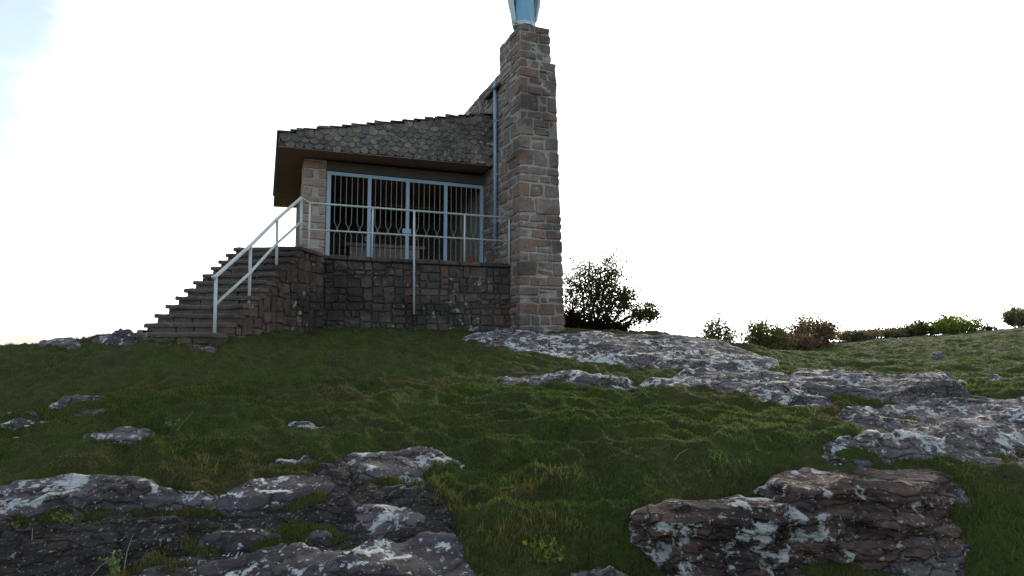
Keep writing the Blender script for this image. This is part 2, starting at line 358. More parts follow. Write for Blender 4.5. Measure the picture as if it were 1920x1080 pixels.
for line, dep in (([(-80,1010),(80,975),(220,966),(380,972),(480,970),(600,955),(660,925)], .17), ([(330,1035),(480,1036),(620,1028)], .10), ([(660,1000),(760,1002),(830,985)], .08), ([(680,915),(740,915),(830,885)], .08), ([(1540,845),(1620,858)], .05)):
    W_ = [ground_at(*p) for p in line]
    for a, b in zip(W_, W_[1:]): TRENCH.append((a, b, dep, .10))
for a, b in (((1.0, 3.95), (1.95, 3.95)), ((1.95, 3.95), (3.2, 4.1))): TRENCH.append((a, b, 1.1, .46))      # drop in front of the cliff blocks
# ------------------------------------------------------------------ bedrock outcrops
def chaikin(p, k=2):
    for _ in range(k):
        q = np.roll(p, -1, 0); p = np.stack([.75*p+.25*q, .25*p+.75*q], 1).reshape(-1, 2)
    return p
def sdist(X, Y, poly):                             # >0 inside
    a = poly; b = np.roll(poly, -1, 0); d = np.full(X.shape, 1e9); ins = np.zeros(X.shape, bool)
    for (ax, ay), (bx, by) in zip(a, b):
        ex, ey = bx-ax, by-ay; t_ = np.clip(((X-ax)*ex+(Y-ay)*ey)/(ex*ex+ey*ey+1e-12), 0, 1)
        d = np.minimum(d, np.hypot(X-ax-t_*ex, Y-ay-t_*ey))
        c_ = ((ay > Y) != (by > Y)) & (X < ex*(Y-ay)/(by-ay+1e-12)+ax); ins ^= c_
    return np.where(ins, d, -d)
def resample(P, step):
    Q = np.concatenate([P, P[:1]]); L_ = np.concatenate([[0], np.cumsum(np.hypot(*np.diff(Q, axis=0).T))]); n = int(L_[-1]/step); t_ = np.linspace(0, L_[-1], n, endpoint=False)
    return np.stack([np.interp(t_, L_, Q[:, 0]), np.interp(t_, L_, Q[:, 1])], -1)
def cliff(label, px, zt_, depth, seed, mat='rockface', nz_=84, step=.018):
    """block with a broken, bedded face and a turf-level top"""
    P = np.array([(ray(*p)*((zt_-EYE)/ray(*p)[2]))[:2] for p in px]); P = chaikin(P, 2); ROCKS.append((P, zt_)); P = resample(P, step); n = len(P)
    T = np.roll(P, -1, 0)-np.roll(P, 1, 0); T /= np.linalg.norm(T, axis=1)[:, None]; Nn = np.stack([T[:, 1], -T[:, 0]], -1)
    if ((P+Nn*.05-P.mean(0))**2).sum() < ((P-P.mean(0))**2).sum(): Nn = -Nn
    zl = zt_-depth*np.linspace(1, 0, nz_)
    X = np.repeat(P[None, :, 0], nz_, 0); Y = np.repeat(P[None, :, 1], nz_, 0); Z = np.repeat(zl[:, None], n, 1)
    wob = .05*fbm(X*2.2, Y*2.2, Z*2, s=seed, o=3)
    lay = np.floor((Z+wob)/.085); lf = (Z+wob)/.085-lay
    bx_ = np.floor(X*3.1+.35*lay+fbm(X*2, Y*2, Z*2, s=seed+8, o=2)*.6)
    off = (hsh(lay, lay*0, lay*0, seed+1)-.5)*.08+(hsh(lay, bx_, lay*0, seed+2)-.5)*.13
    off = off-.035*(1-sstep(0, .16, lf))-.03*(1-sstep(.0, .1, 1-lf))
    off = off+.045*fbm(X*3, Y*3, Z*4, s=seed+3, o=4)+.03*fbm(X*12, Y*12, Z*12, s=seed+6, o=3)
    cav = fbm(X*2.6+4, Y*2.6, Z*3.2, s=seed+4, o=3); off = off-.12*sstep(.2, .5, cav)+.16*(zt_-Z)/depth
    top_ = sstep(zt_-.12, zt_-.03, Z); off = off*(1-.6*top_)+.02*top_
    off = off-.05*sstep(zt_-.03, zt_, Z)
    X = X+Nn[None, :, 0]*off; Y = Y+Nn[None, :, 1]*off; Z = Z+.012*fbm(X*6, Y*6, Z*3, s=seed+7, o=2)
    V3 = [np.stack([X, Y, Z], -1).reshape(-1, 3)]; last = np.stack([X[-1], Y[-1]], -1); zl_ = Z[-1]; c0 = P.mean(0); nr_ = 22
    for k in range(1, nr_+1):
        q = 1-k/nr_*.985; xy = c0+(last-c0)*q; w = min(1, k/3)
        zz = zl_*(1-w)+w*(zt_+.02)+.035*fbm(xy[:, 0]*4, xy[:, 1]*4, s=seed+9, o=4)*w
        V3.append(np.concatenate([xy, zz[:, None]], 1))
    V3 = np.concatenate(V3); m_ = nz_+nr_; I = np.arange(m_*n).reshape(m_, n); J_ = np.roll(I, -1, 1)
    f = np.stack([I[:-1], J_[:-1], J_[1:], I[1:]], -1).reshape(-1, 4)
    if (T[:, 0]*np.roll(P, -1, 0)[:, 1]).sum() == 0: pass
    o = mesh_obj('rock_outcrop', V3, f, M[mat], smooth=False); return tag(o, label, 'rock', 'bedrock outcrops on the slope')
ROCKS = []; GRIDS = []
def outcrop(label, px, h, seed, res=.04, edge=.16, mat='rock', terr=.035, tilt=0, zfix=None, under=0, base=-.06, name='rock_outcrop', jag=.10, cells=.035, bed=.055):
    if zfix is None: P = np.array([ground_at(*p) for p in px])
    else:
        P = np.array([(ray(*p)*((zfix-EYE)/ray(*p)[2]))[:2] for p in px])
    P = chaikin(P, 2); POLYS.append(P)
    lo, hi = P.min(0)-.25, P.max(0)+.25
    xs = np.arange(lo[0], hi[0], res); ys = np.arange(lo[1], hi[1], res); X, Y = np.meshgrid(xs, ys)
    sd = sdist(X, Y, P)+jag*fbm(X*2.6, Y*2.6, s=seed, o=4)
    prof = sstep(-.02, edge, sd)
    tn = fbm(X*1.1, Y*1.9, s=seed+20, o=4)*3.2+X*.25
    fl = np.floor(tn); fr = tn-fl; terrz = (fl+sstep(.0, .22, fr))*terr
    terrz = terrz-terrz[sd > 0].mean() if (sd > 0).any() else terrz
    # cracked blocks: worley cells with their own height, dark joints between
    wx, wy = X*2.2+.5*fbm(X*1.5, Y*1.5, s=seed+4, o=2), Y*3.4+.5*fbm(X*1.5+9, Y*1.5, s=seed+5, o=2)
    ix, iy = np.floor(wx), np.floor(wy); f1 = np.full(X.shape, 9.); f2 = f1.copy(); hc = np.zeros(X.shape)
    for dx in (-1, 0, 1):
        for dy in (-1, 0, 1):
            cx, cy = ix+dx, iy+dy; z0 = np.zeros_like(cx)
            d_ = np.hypot(cx+hsh(cx, cy, z0, seed)-wx, cy+hsh(cx, cy, z0, seed+1)-wy)
            c1 = d_ < f1; f2 = np.where(c1, f1, np.minimum(f2, d_)); hc = np.where(c1, hsh(cx, cy, z0, seed+2), hc); f1 = np.where(c1, d_, f1)
    blk = (hc-.5)*cells-(1-sstep(0, .10, f2-f1))*cells*.7
    fine = .018*fbm(X*6, Y*6, s=seed+31, o=4)+.03*fbm(X*2, Y*2, s=seed+37, o=2)
    g = zt0(X, Y)+.03*0
    if zfix is None:                               # slabs stand proud downhill and run into the turf uphill
        up_ = np.clip((Y-P[:, 1].min())/(np.ptp(P[:, 1])+1e-6), 0, 1)
        rise = h*(1.0-.95*up_)+.012
        sm = .35+.65*(1-up_)
        top = g+rise+(terrz+blk)*sm+fine*.8
    else: top = np.full(X.shape, zfix)+terrz+fine+blk
    low = g+base
    bn = .05*fbm(X*.9, Y*1.3, s=seed+60, o=3)+.012*fbm(X*6, Y*6, s=seed+61, o=2); bq = (top+bn)/bed; bf = bq-np.floor(bq)
    top = top*.25+.75*((np.floor(bq)+sstep(.62, .98, bf)+.12*bf)*bed-bn)
    Z = low*(1-prof)+top*prof
    if under:                                      # rough face with hollows
        k = prof*(1-prof)*4
        sx = np.gradient(sd, res, axis=1); sy = np.gradient(sd, res, axis=0)
        dis = under*(fbm(X*3, Y*3, Z*4.5, s=seed+50, o=4))*k+under*.9*k*sstep(.3, .85, 1-prof)
        X = X+sx*dis; Y = Y+sy*dis
        Z = Z+.03*fbm(X*5, Y*5, Z*5, s=seed+51, o=3)*k
    GRIDS.append((lo, res, np.where(sd > -.07, Z, -99.)))
    ny_, nx_ = X.shape; I = np.arange(nx_*ny_).reshape(ny_, nx_)
    keep = sd > -.07; q = keep[:-1, :-1] | keep[1:, :-1] | keep[:-1, 1:] | keep[1:, 1:]
    f = np.stack([I[:-1, :-1], I[:-1, 1:], I[1:, 1:], I[1:, :-1]], -1)[q]
    used = np.unique(f); re = np.full(nx_*ny_, -1); re[used] = np.arange(len(used))
    # closed underneath by a skirt of the rim pushed into the ground
    V3 = np.stack([X, Y, Z], -1).reshape(-1, 3)[used]; f = re[f]
    e = np.concatenate([f[:, [0, 1]], f[:, [1, 2]], f[:, [2, 3]], f[:, [3, 0]]]); key = np.sort(e, 1)
    _, inv, cnt = np.unique(key[:, 0].astype(np.int64)*10**7+key[:, 1], return_inverse=True, return_counts=True)
    be = e[cnt[inv] == 1]; n0 = len(V3); V3 = np.concatenate([V3, V3-[0, 0, .3]])
    sk = np.stack([be[:, 1], be[:, 0], be[:, 0]+n0, be[:, 1]+n0], -1); f = np.concatenate([f, sk])
    o = mesh_obj(name, V3, f, M[mat], smooth=True)
    return tag(o, label, 'rock', 'bedrock outcrops on the slope')

outcrop('dark ledge with white lichen along its humped crest, beside the dry stalks', [(-80,935),(40,895),(120,882),(220,890),(330,906),(430,935),(380,958),(200,948),(80,958),(-80,1000)], .07, 1, .03, .10, terr=.03, base=-.26)
outcrop('smooth grey slab dipping to the white lichen splash, under the turf edge', [(390,938),(470,908),(560,892),(650,886),(650,915),(580,942),(470,955),(410,955)], .05, 2, .03, .09, terr=.02, cells=.012, bed=.03, mat='slab', base=-.26)
outcrop('narrow grey ledge with small lichen spots between two larger slabs', [(330,1000),(450,978),(560,976),(640,994),(610,1015),(490,1022),(390,1034),(330,1020)], .045, 3, .03, .09, terr=.03, cells=.012, bed=.03, mat='slab', base=-.26)
outcrop('broad smooth purple-grey slab with cream lichen disc, lowest on the slope', [(200,1100),(300,1058),(400,1040),(560,1028),(700,1018),(830,1000),(890,1040),(885,1085),(860,1130),(500,1150),(220,1150)], .06, 4, .03, .08, terr=.03, cells=.012, bed=.03, mat='slab')
outcrop('dark rough crumbling rock bank with dry stalks, under the humped ledge', [(-80,985),(60,975),(220,962),(370,968),(345,1010),(290,1050),(200,1075),(160,1150),(-80,1150)], .07, 41, .025, .12, 'darkrock', .05, cells=.09, jag=.14, bed=.04)
outcrop('black crevice rock between the lichen splash and the narrow ledge', [(370,972),(480,962),(600,952),(655,925),(640,965),(560,978),(450,980),(350,995)], .03, 42, .025, .1, 'darkrock', .04, cells=.06, jag=.1, bed=.04)
outcrop('earthy dark rock patch linking the smooth slab to the pointed lichen slab', [(560,892),(600,868),(660,858),(700,900),(690,950),(640,962),(600,945)], .03, 44, .025, .1, 'darkrock', .03, cells=.05, jag=.12, bed=.03)
outcrop('dark weathered rock around the speckled round rock', [(640,925),(700,905),(780,905),(840,950),(850,1000),(780,1010),(690,1012),(630,985)], .035, 45, .025, .1, 'darkrock', .03, cells=.05, jag=.12, bed=.03)
outcrop('dark stony strip between the narrow ledge and the broad slab', [(300,1052),(400,1032),(560,1022),(650,1005),(680,985),(700,1012),(560,1026),(400,1040)], .03, 43, .025, .08, 'darkrock', .03, cells=.05, jag=.08, bed=.03)
outcrop('lichen-crusted pointed slab running into the grass, above a grassy hollow', [(640,872),(660,845),(740,835),(800,837),(885,854),(840,872),(790,888),(720,908),(660,905)], .045, 5, .03, .10, terr=.04)
outcrop('small rounded rock speckled with bright white lichen, above the broad slab', [(640,962),(680,938),(740,936),(800,954),(812,975),(760,992),(690,988),(650,978)], .05, 6, .03, .10, terr=.02)
outcrop('thin pale flat ledge with two white lichen strips', [(450,872),(500,859),(600,850),(642,858),(590,873),(500,882)], .05, 7, .03, .08, terr=.02)
outcrop('lone low rock with a big white lichen cap in open grass', [(515,797),(560,787),(610,792),(650,802),(605,814),(540,810)], .045, 8, .03, .09, terr=.01)
outcrop('long pale flat rock with two white flowers at its foot', [(-60,803),(0,796),(60,785),(135,788),(60,800),(0,812)], .06, 9, .035, .1)
outcrop('dark flat rock with one white patch, above the long pale rock', [(-60,778),(30,767),(85,775),(40,786),(-60,788)], .06, 10, .035, .1)
outcrop('slanting speckled rock with grey and white lichen, beside a bent straw stalk', [(150,828),(210,808),(280,801),(312,806),(275,822),(200,832)], .045, 12, .035, .1)
outcrop('dark low ridge rock with smooth grey flank, topmost of the rocks below the stairs', [(75,766),(160,745),(245,750),(235,758),(160,767),(90,772)], .05, 13, .035, .1)
outcrop('small bright-topped rock strip between the ridge rock and the slanting rock', [(130,778),(190,769),(212,775),(150,784)], .05, 14, .035, .1)
outcrop('little rock tip beside the dark ridge rock', [(250,753),(300,744),(314,751),(260,759)], .05, 15, .035, .1)
cliff('rough squarish block with white lichen blotches and a reddish broken face', [(1185,957),(1230,940),(1350,934),(1480,936),(1545,946),(1500,966),(1380,961),(1250,967)], EYE-1.21, 1.3, 16)
cliff('overhanging cliff block with pale pillar face and mossy lip under the turf', [(1425,893),(1480,876),(1600,871),(1740,876),(1800,888),(1775,905),(1690,917),(1600,910),(1530,920),(1470,912)], EYE-1.075, 1.4, 17)
outcrop('long low boulder with round white lichen end, on top of the bedrock field', [(1450,722),(1478,700),(1540,695),(1640,708),(1740,724),(1830,738),(1820,752),(1700,757),(1600,752),(1500,740)], .16, 18, .05, .22, terr=.03)
outcrop('wide cracked bedrock field with many white lichen patches, between turf and grassy bank', [(1530,768),(1650,752),(1800,745),(1960,745),(2150,765),(2120,850),(1900,862),(1760,862),(1620,848),(1510,830),(1610,812),(1570,790)], .035, 19, .035, .2, terr=.045, cells=.055, bed=.04)
outcrop('broken stepped bedrock strip between the tower ridge and the cracked field', [(1170,716),(1250,700),(1350,690),(1450,694),(1490,715),(1540,742),(1590,768),(1500,772),(1420,747),(1330,731),(1240,726)], .035, 20, .045, .16, terr=.045, cells=.055, bed=.04)
outcrop('large rocky ridge with pale lichen at the foot of the tower', [(845,631),(930,617),(1060,620),(1200,625),(1330,638),(1440,664),(1480,692),(1380,698),(1250,692),(1130,688),(1060,672),(960,655),(880,643)], .06, 21, .06, .25, terr=.045, cells=.055, bed=.04)
outcrop('flat light rock shelf in the turf just below the tower ridge', [(905,702),(1000,697),(1120,704),(1220,716),(1100,724),(980,714)], .06, 22, .05, .14, terr=.04)
outcrop('grassy-topped grey boulder on the skyline, next to the bottom step', [(150,640),(175,626),(205,618),(262,616),(272,648),(170,650)], .26, 23, .05, .25)
outcrop('low flat boulder on the skyline beyond the stair boulder', [(55,650),(95,640),(160,640),(160,652),(90,657)], .16, 24, .05, .2)
outcrop('thin grey rock streak in the far bright green slope', [(1690,708),(1740,702),(1810,708),(1770,716),(1700,716)], .08, 25, .06, .15)
outcrop('pale broken rock line in the grass behind the long boulder', [(1735,720),(1800,714),(1835,720),(1760,728)], .08, 26, .06, .15)
outcrop('small isolated grey stone high on the green slope', [(1735,668),(1760,662),(1782,666),(1760,673)], .10, 27, .06, .15)
outcrop('flat grey stone in the grass on the hill side', [(1845,708),(1865,703),(1885,707),(1865,713)], .06, 28, .06, .12)
outcrop('rock slab half buried under longer grass, beside the reddish block', [(980,1092),(1050,1066),(1150,1062),(1215,1090),(1150,1130),(1000,1130)], .07, 29, .03, .08)
outcrop('lichen-striped rock edge on the dark grassy bank', [(1660,1020),(1690,990),(1765,940),(1800,900),(1820,905),(1790,960),(1730,1010),(1690,1040)], .08, 30, .03, .09)
outcrop('thin weathered stone lying flush in turf before the stairs', [(285,655),(330,650),(420,652),(390,660),(310,662)], .03, 31, .04, .08)

# one polar sheet: fine in front of the camera, coarse elsewhere, out to the horizon
a_f = np.linspace(-48, 48, 470); a_c = np.linspace(48, 312, 70)[1:-1]
ang = np.radians(np.concatenate([a_f, a_c])); rad = np.concatenate([[.01, .8, 1.6, 2.4], np.geomspace(3.0, 34, 420), np.geomspace(35.5, 1500, 50)])
AA, RR = np.meshgrid(ang, rad); gx = (RR*np.sin(AA)); gy = (RR*np.cos(AA)); gz = zt(gx, gy)
na, nr = len(ang), len(rad); idx = np.arange(na*nr).reshape(nr, na); nx = np.roll(idx, -1, 1)
F = np.stack([idx[:-1], nx[:-1], nx[1:], idx[1:]], -1).reshape(-1, 4)[:, ::-1]
ground = mesh_obj('ground', np.stack([gx, gy, gz], -1).reshape(-1, 3), F, M['turf'], smooth=True); tag(ground, 'grassy rocky hillside sloping up to the chapel', 'hillside', kind='structure')

# ------------------------------------------------------------------ grass
def rockmask(x, y, z):                             # >0 where rock stands above the turf
    m_ = np.full(x.shape, -9.)
    for P, ztp in ROCKS:
        lo, hi = P.min(0)-.3, P.max(0)+.3
        k = (x > lo[0]) & (x < hi[0]) & (y > lo[1]) & (y < hi[1]) & (z < ztp+.015)
        if k.any(): m_[k] = np.maximum(m_[k], sdist(x[k], y[k], P))
    for lo, res, Z in GRIDS:
        ix = np.round((x-lo[0])/res).astype(int); iy = np.round((y-lo[1])/res).astype(int)
        k = (ix >= 0) & (iy >= 0) & (ix < Z.shape[1]) & (iy < Z.shape[0])
        if k.any(): m_[k] = np.maximum(m_[k], (Z[iy[k], ix[k]]-z[k])*2.5)
    return m_
def grass(n, d0, d1, hgt, wid, seed, name, label, a0=-45, a1=45, segs=2, tall=None):
    r = np.random.RandomState(seed)
    th = np.radians(r.uniform(a0, a1, n)); d = d0*(d1/d0)**(r.uniform(0, 1, n)**.92)
    x, y = d*np.sin(th), d*np.cos(th)
    z = zt(x, y); rm = rockmask(x, y, z); uv = np.stack([x, y], -1)-ORG[:2]; u = uv@UV2; v = uv@VV2
    mossn = fbm(x*1.3, y*1.3, s=77, o=3)
    inb = ((u > -4.7) & (u < .03) & (v > -.04) & (v < 8)) | ((u > -.03) & (u < 1.2) & (v > -.62) & (v < 8))
    st = (x > -5.75+.08*(y-9.5)) & (x < -4.35+.125*(y-9.5)) & (y > 9.55) & (y < 14)
    dens = fbm(x*.9, y*1.1, s=41, o=3)
    ok = (rm+.02*fbm(x*4, y*4, s=88, o=3) < .015) & ~inb & ~st & (r.uniform(-1.1, .5, n) < dens+.12-.25*(1-sstep(4.2, 5.6, d))*(vnoise(x*3.1, y*3.1, s=99) > .45))
    x, y, z, d, rm = x[ok], y[ok], z[ok], d[ok], rm[ok]; n = len(x)
    near = np.exp(-np.maximum(-rm, 0)/.12)         # longer along the rock edges
    tuft = np.clip(fbm(x*2.2, y*2.2, s=52, o=3), -.6, 1)
    H = hgt*(1+.7*tuft+.7*near)*r.uniform(.5, 1.5, n)
    if tall is not None: H = H*tall(x, y)
    W = wid*(d/d0)**.75*r.uniform(.7, 1.3, n)
    az = r.uniform(0, 2*pi, n); ln = r.uniform(.1, 1.0, n)*H; la = r.uniform(0, 2*pi, n)
    bx, by = np.cos(az)*W/2, np.sin(az)*W/2; lx, ly = np.cos(la)*ln, np.sin(la)*ln
    z0 = z-.01
    P = [(x-bx, y-by, z0), (x+bx, y+by, z0)]
    if segs == 2:
        P += [(x-bx*.7+lx*.35, y-by*.7+ly*.35, z+H*.6), (x+bx*.7+lx*.35, y+by*.7+ly*.35, z+H*.6)]
    P += [(x+lx, y+ly, z+H*.9)]
    k = len(P); V3 = np.stack([np.stack(p, -1) for p in P], 1).reshape(-1, 3); b = np.arange(n)*k
    if segs == 2: F3 = np.concatenate([np.stack([b, b+1, b+3], -1), np.stack([b, b+3, b+2], -1), np.stack([b+2, b+3, b+4], -1)])
    else: F3 = np.stack([b, b+1, b+2], -1)
    dry = sstep(-.1, .55, fbm(x*.8+3, y*.9, s=61, o=4)+.25*near-.15+.28*(1-sstep(4.4, 6.2, d))); yel = sstep(.0, .7, fbm(x*1.6, y*1.6, s=71, o=3))*.6
    g0 = np.array([.062, .100, .032]); g1 = np.array([.125, .145, .034]); g2 = np.array([.125, .105, .05])
    c_ = g0+(g1-g0)*np.clip(yel+r.uniform(-.15, .35, n), 0, 1)[:, None]; c_ = c_+(g2-c_)*np.clip(dry*.75+r.uniform(-.25, .2, n), 0, 1)[:, None]
    c_ = c_*r.uniform(.65, 1.25, n)[:, None]*(1+sstep(10, 18, d)[:, None]*np.array([-.12, .08, -.3]))
    o = mesh_obj(name, V3, F3, M['grass']); set_tint(o, np.repeat(c_, k, 0))
    return tag(o, label, 'grass', kind='stuff')
grass(380000, 3.3, 9, .017, .0055, 1, 'grass', 'short grazed turf covering the slope below the chapel')
grass(300000, 7, 30, .024, .012, 2, 'grass', 'turf on the upper slope and the hill beyond', a0=-44, a1=44, segs=1)
def tallzone(x, y):
    out_ = np.zeros_like(x)
    for px, py, rx, ry in [(1000,1000,.7,.6), (820,930,.55,.35), (1100,1050,.6,.4), (1850,980,.7,.6), (500,960,.9,.05), (1330,890,.6,.3), (80,860,.9,.3), (300,835,.9,.3), (420,870,.7,.25), (1000,905,.8,.35), (1900,1060,.6,.4)]:
        c_ = ground_at(px, py); out_ = np.maximum(out_, np.exp(-((x-c_[0])/rx)**2-((y-c_[1])/ry)**2))
    return out_
grass(60000, 3.3, 6.8, .05, .006, 3, 'long_grass', 'longer rough grass tufts among the lower ledges', tall=lambda x, y: tallzone(x, y)*1.15+.02)

# ------------------------------------------------------------------ chapel (local frame: x along the front, y back, z up; origin on the platform edge by the tower)
Z0 = ORG[2]-.02                                     # platform level
chapel = empty('chapel', (ORG[0], ORG[1], 0), 'small stone hilltop chapel with tall tower, slate-hung lean-to roof and barred front', 'chapel', rz=ANG)
G0 = EYE-.35                                        # footing below the turf
rs = random.Random(5)

# --- tower: mortar core, then coursed sandstone blocks
TW = lambda z: 1.14-.20*np.clip((z-EYE-.25)/6.4, 0, 1)   # width of the front, battered
ZT, ZS, ZF = EYE+7.53, EYE+6.68, EYE+6.86           # top, right shoulder, rear fin
tw = MB()
def prism(mb, z0, z1, x0a, x1a, x0b, x1b, y0, y1):
    v = [(x0a, y0, z0), (x1a, y0, z0), (x1a, y1, z0), (x0a, y1, z0), (x0b, y0, z1), (x1b, y0, z1), (x1b, y1, z1), (x0b, y1, z1)]
    mb.add(v, [(3, 2, 1, 0), (4, 5, 6, 7), (0, 1, 5, 4), (1, 2, 6, 5), (2, 3, 7, 6), (3, 0, 4, 7)])
i_ = .014
prism(tw, G0, ZS-.02, i_, TW(G0)-i_, i_, TW(ZS)-i_, -.6+i_, .79)
prism(tw, ZS-.02, ZT-.02, i_, .82-i_, i_, .775-i_, -.6+i_, .79-i_)
prism(tw, G0, ZF-.02, i_, .62, i_, .62, .79, 7.4)
tower = tw.obj('tower', M['mortar'], chapel); tower['label'] = 'tall battered sandstone tower with a fin wall behind'
def put_stone(name, mat, parent, x0, x1, y0, y1, z0, z1, bev=.022, jit=.02):
    v, f = stone_box(x0, x1, y0, y1, z0, z1, bev, jit, rs)
    return fix_normals(mesh_obj(name, v, f, mat, parent))
z = G0+.1; cnum = 0; J = .026
while z < ZT-.06:
    h = rs.choice([.15, .2, .24, .28, .33, .4]); z1 = min(z+h, ZT)
    if ZT-z1 < .1: z1 = ZT
    if abs(z1-ZS) < .13: z1 = ZS
    if abs(z1-ZF) < .07: z1 = ZF
    up = z >= ZS-.01; W = (.82-.045*(z-ZS)/(ZT-ZS)) if up else TW((z+z1)/2)
    ya, yb = z+J/2, z1-J/2
    out_ = lambda: rs.uniform(-.006, .012)
    lq, lv = (rs.uniform(.34, .5), rs.uniform(.16, .24)) if cnum % 2 else (rs.uniform(.18, .28), rs.uniform(.34, .52))
    rq, rv = (rs.uniform(.16, .26), rs.uniform(.34, .5)) if cnum % 2 else (rs.uniform(.3, .42), rs.uniform(.16, .24))
    put_stone('stone', M['tower'], tower, -out_(), lq, -.6-out_(), -.6+lv, ya, yb)
    if W-rq-lq > .14: put_stone('stone', M['tower'], tower, W-rq, W+out_(), -.6-out_(), -.6+rv, ya, yb)
    else: rq = 0; rv = 0
    x = lq+J                                        # front between the corners
    xe = W-rq-(J if rq else 0)
    while x < xe-.03:
        w = rs.uniform(.2, .42); w = xe-x if xe-x-w < .16 else w
        if h > .22 and rs.random() < .5:
            zm = ya+(yb-ya)*rs.uniform(.35, .65)
            put_stone('stone', M['tower'], tower, x, x+w, -.6-out_(), -.5, ya, zm-J/2); put_stone('stone', M['tower'], tower, x, x+w, -.6-out_(), -.5, zm+J/2, yb)
        else: put_stone('stone', M['tower'], tower, x, x+w, -.6-out_(), -.5, ya, yb)
        x += w+J
    ylim = .79 if z >= ZF-.01 else (3.3 if z > EYE+4.3 else 2.0)     # left face
    y = -.6+lv+J
    while y < ylim-.03:
        w = rs.uniform(.22, .55); w = ylim-y if ylim-y-w < .18 else w
        if h > .22 and rs.random() < .45:
            zm = ya+(yb-ya)*rs.uniform(.35, .65)
            put_stone('stone', M['tower'], tower, -out_(), .1, y, y+w, ya, zm-J/2); put_stone('stone', M['tower'], tower, -out_(), .1, y, y+w, zm+J/2, yb)
        else: put_stone('stone', M['tower'], tower, -out_(), .1, y, y+w, ya, yb)
        y += w+J
    y = -.6+rv+J                                    # right face
    while y < .79-.03:
        w = rs.uniform(.3, .55); w = .79-y if .79-y-w < .18 else w
        put_stone('stone', M['tower'], tower, W-.1, W+out_(), y, y+w, ya, yb); y += w+J
    z = z1; cnum += 1

# --- platform with rubble facing
pm = MB()
pm.box(-4.56, .02, .045, 7.4, G0, Z0)
platform = pm.obj('platform', M['rubble_mortar'], chapel)
def rubble_cells(w, h, a_max, rnd):                # random squared rubble: uneven splits, corners knocked about
    out_, todo = [], [(0, 0, w, h)]
    while todo:
        x0, y0, x1, y1 = todo.pop(); W_, H_ = x1-x0, y1-y0
        if W_*H_ < a_max*rnd.uniform(.35, 1.6) and W_ < 3*H_ and H_ < 1.7*W_:
            j = lambda: rnd.uniform(-.016, .016)
            pl = []
            for (ax, ay), (bx, by) in (((x0, y0), (x1, y0)), ((x1, y0), (x1, y1)), ((x1, y1), (x0, y1)), ((x0, y1), (x0, y0))):
                cut = rnd.uniform(.0, .28); pl.append((ax+(bx-ax)*cut*rnd.random()+j(), ay+(by-ay)*cut*rnd.random()+j())); q = rnd.uniform(.35, .65); pl.append((ax+(bx-ax)*q+j()*.8, ay+(by-ay)*q+j()*.8))
            out_.append(np.array(pl)); continue
        q = rnd.uniform(.28, .72)
        if W_*rnd.uniform(.6, 1.3) > H_*1.25: todo += [(x0, y0, x0+W_*q, y1), (x0+W_*q, y0, x1, y1)]
        else: todo += [(x0, y0, x1, y0+H_*q), (x0, y0+H_*q, x1, y1)]
    return out_
def rubble(parent, mat, org, e1, e2, nrm, w, h, nx, ny, rnd, gap=.012, proud=.026, keep=None, back=.08):
    org, e1, e2, nrm = [np.array(q, float) for q in (org, e1, e2, nrm)]
    for c in rubble_cells(w, h, w*h/(nx*ny)*1.25, rnd):
        ctr = c.mean(0)
        if keep and not keep(*ctr): continue
        d = np.hypot(*(c-ctr).T); s = np.maximum(.2, 1-gap/np.maximum(d, .02)); o_ = ctr+(c-ctr)*s[:, None]
        # drop slivers
        q = [o_[0]]
        for p in o_[1:]:
            if np.hypot(*(p-q[-1])) > .02: q.append(p)
        if np.hypot(*(q[0]-q[-1])) < .02: q.pop()
        if len(q) < 3: continue
        o_ = np.array(q); n = len(o_); pr = proud*rnd.uniform(.5, 1.35)
        inn = ctr+(o_-ctr)*.90; tl = np.array([rnd.uniform(-.05, .05), rnd.uniform(-.05, .05)])
        v = [org+e1*p[0]+e2*p[1]-nrm*back for p in o_]+[org+e1*p[0]+e2*p[1]+nrm*pr*.45 for p in o_]+[org+e1*p[0]+e2*p[1]+nrm*(pr+float((p-ctr)@tl)) for p in inn]
        f = [tuple(range(2*n, 3*n))]
        for a in range(n):
            b = (a+1) % n; f += [(a, b, n+b, n+a), (n+a, n+b, 2*n+b, 2*n+a)]
        mesh_obj('stone', v, f, mat, parent)
H = Z0-.09-G0
rubble(platform, M['rubble'], (-4.6, .03, G0), (1, 0, 0), (0, 0, 1), (0, -1, 0), 4.6, H, 18, 8, rs)
x = -4.62                                           # coping stones of the platform edge
while x < -.05:
    w = min(rs.uniform(.35, .75), -.02-x)
    put_stone('coping_stone', M['rubble'], platform, x+.006, x+w-.006, -.055+rs.uniform(-.015, .01), .5, Z0-.085+rs.uniform(-.008, .008), Z0+.004+rs.uniform(-.003, .012), .015, .006); x += w

# --- gate pillar
pil = MB(); pil.box(-4.62, -4.10, 1.93, 2.72, Z0, EYE+4.44); pillar = pil.obj('pillar', M['pillar_mortar'], chapel); pillar['label'] = 'pale sandstone pillar with white mortar joints beside the gate'
z = Z0+.02; k = 0
while z < EYE+4.3:
    h = rs.uniform(.19, .25); z1 = min(z+h, EYE+4.40); o1 = rs.uniform(.004, .012)
    if k % 2: segs = [(-4.635, -4.09)]
    else: c_ = rs.uniform(.20, .26); segs = [(-4.635, -4.635+c_), (-4.09-rs.uniform(.14, .19), -4.09)]
    for a, b in segs: put_stone('stone', M['pillar'], pillar, a, b, 1.905, 2.2, z+.012, z1-.012, .02, .01)
    put_stone('stone', M['pillar'], pillar, -4.637, -4.5, 2.22, 2.73, z+.012, z1-.012, .02, .01)
    z = z1; k += 1
orn = MB()                                          # small dark cross-shaped vent in the pillar
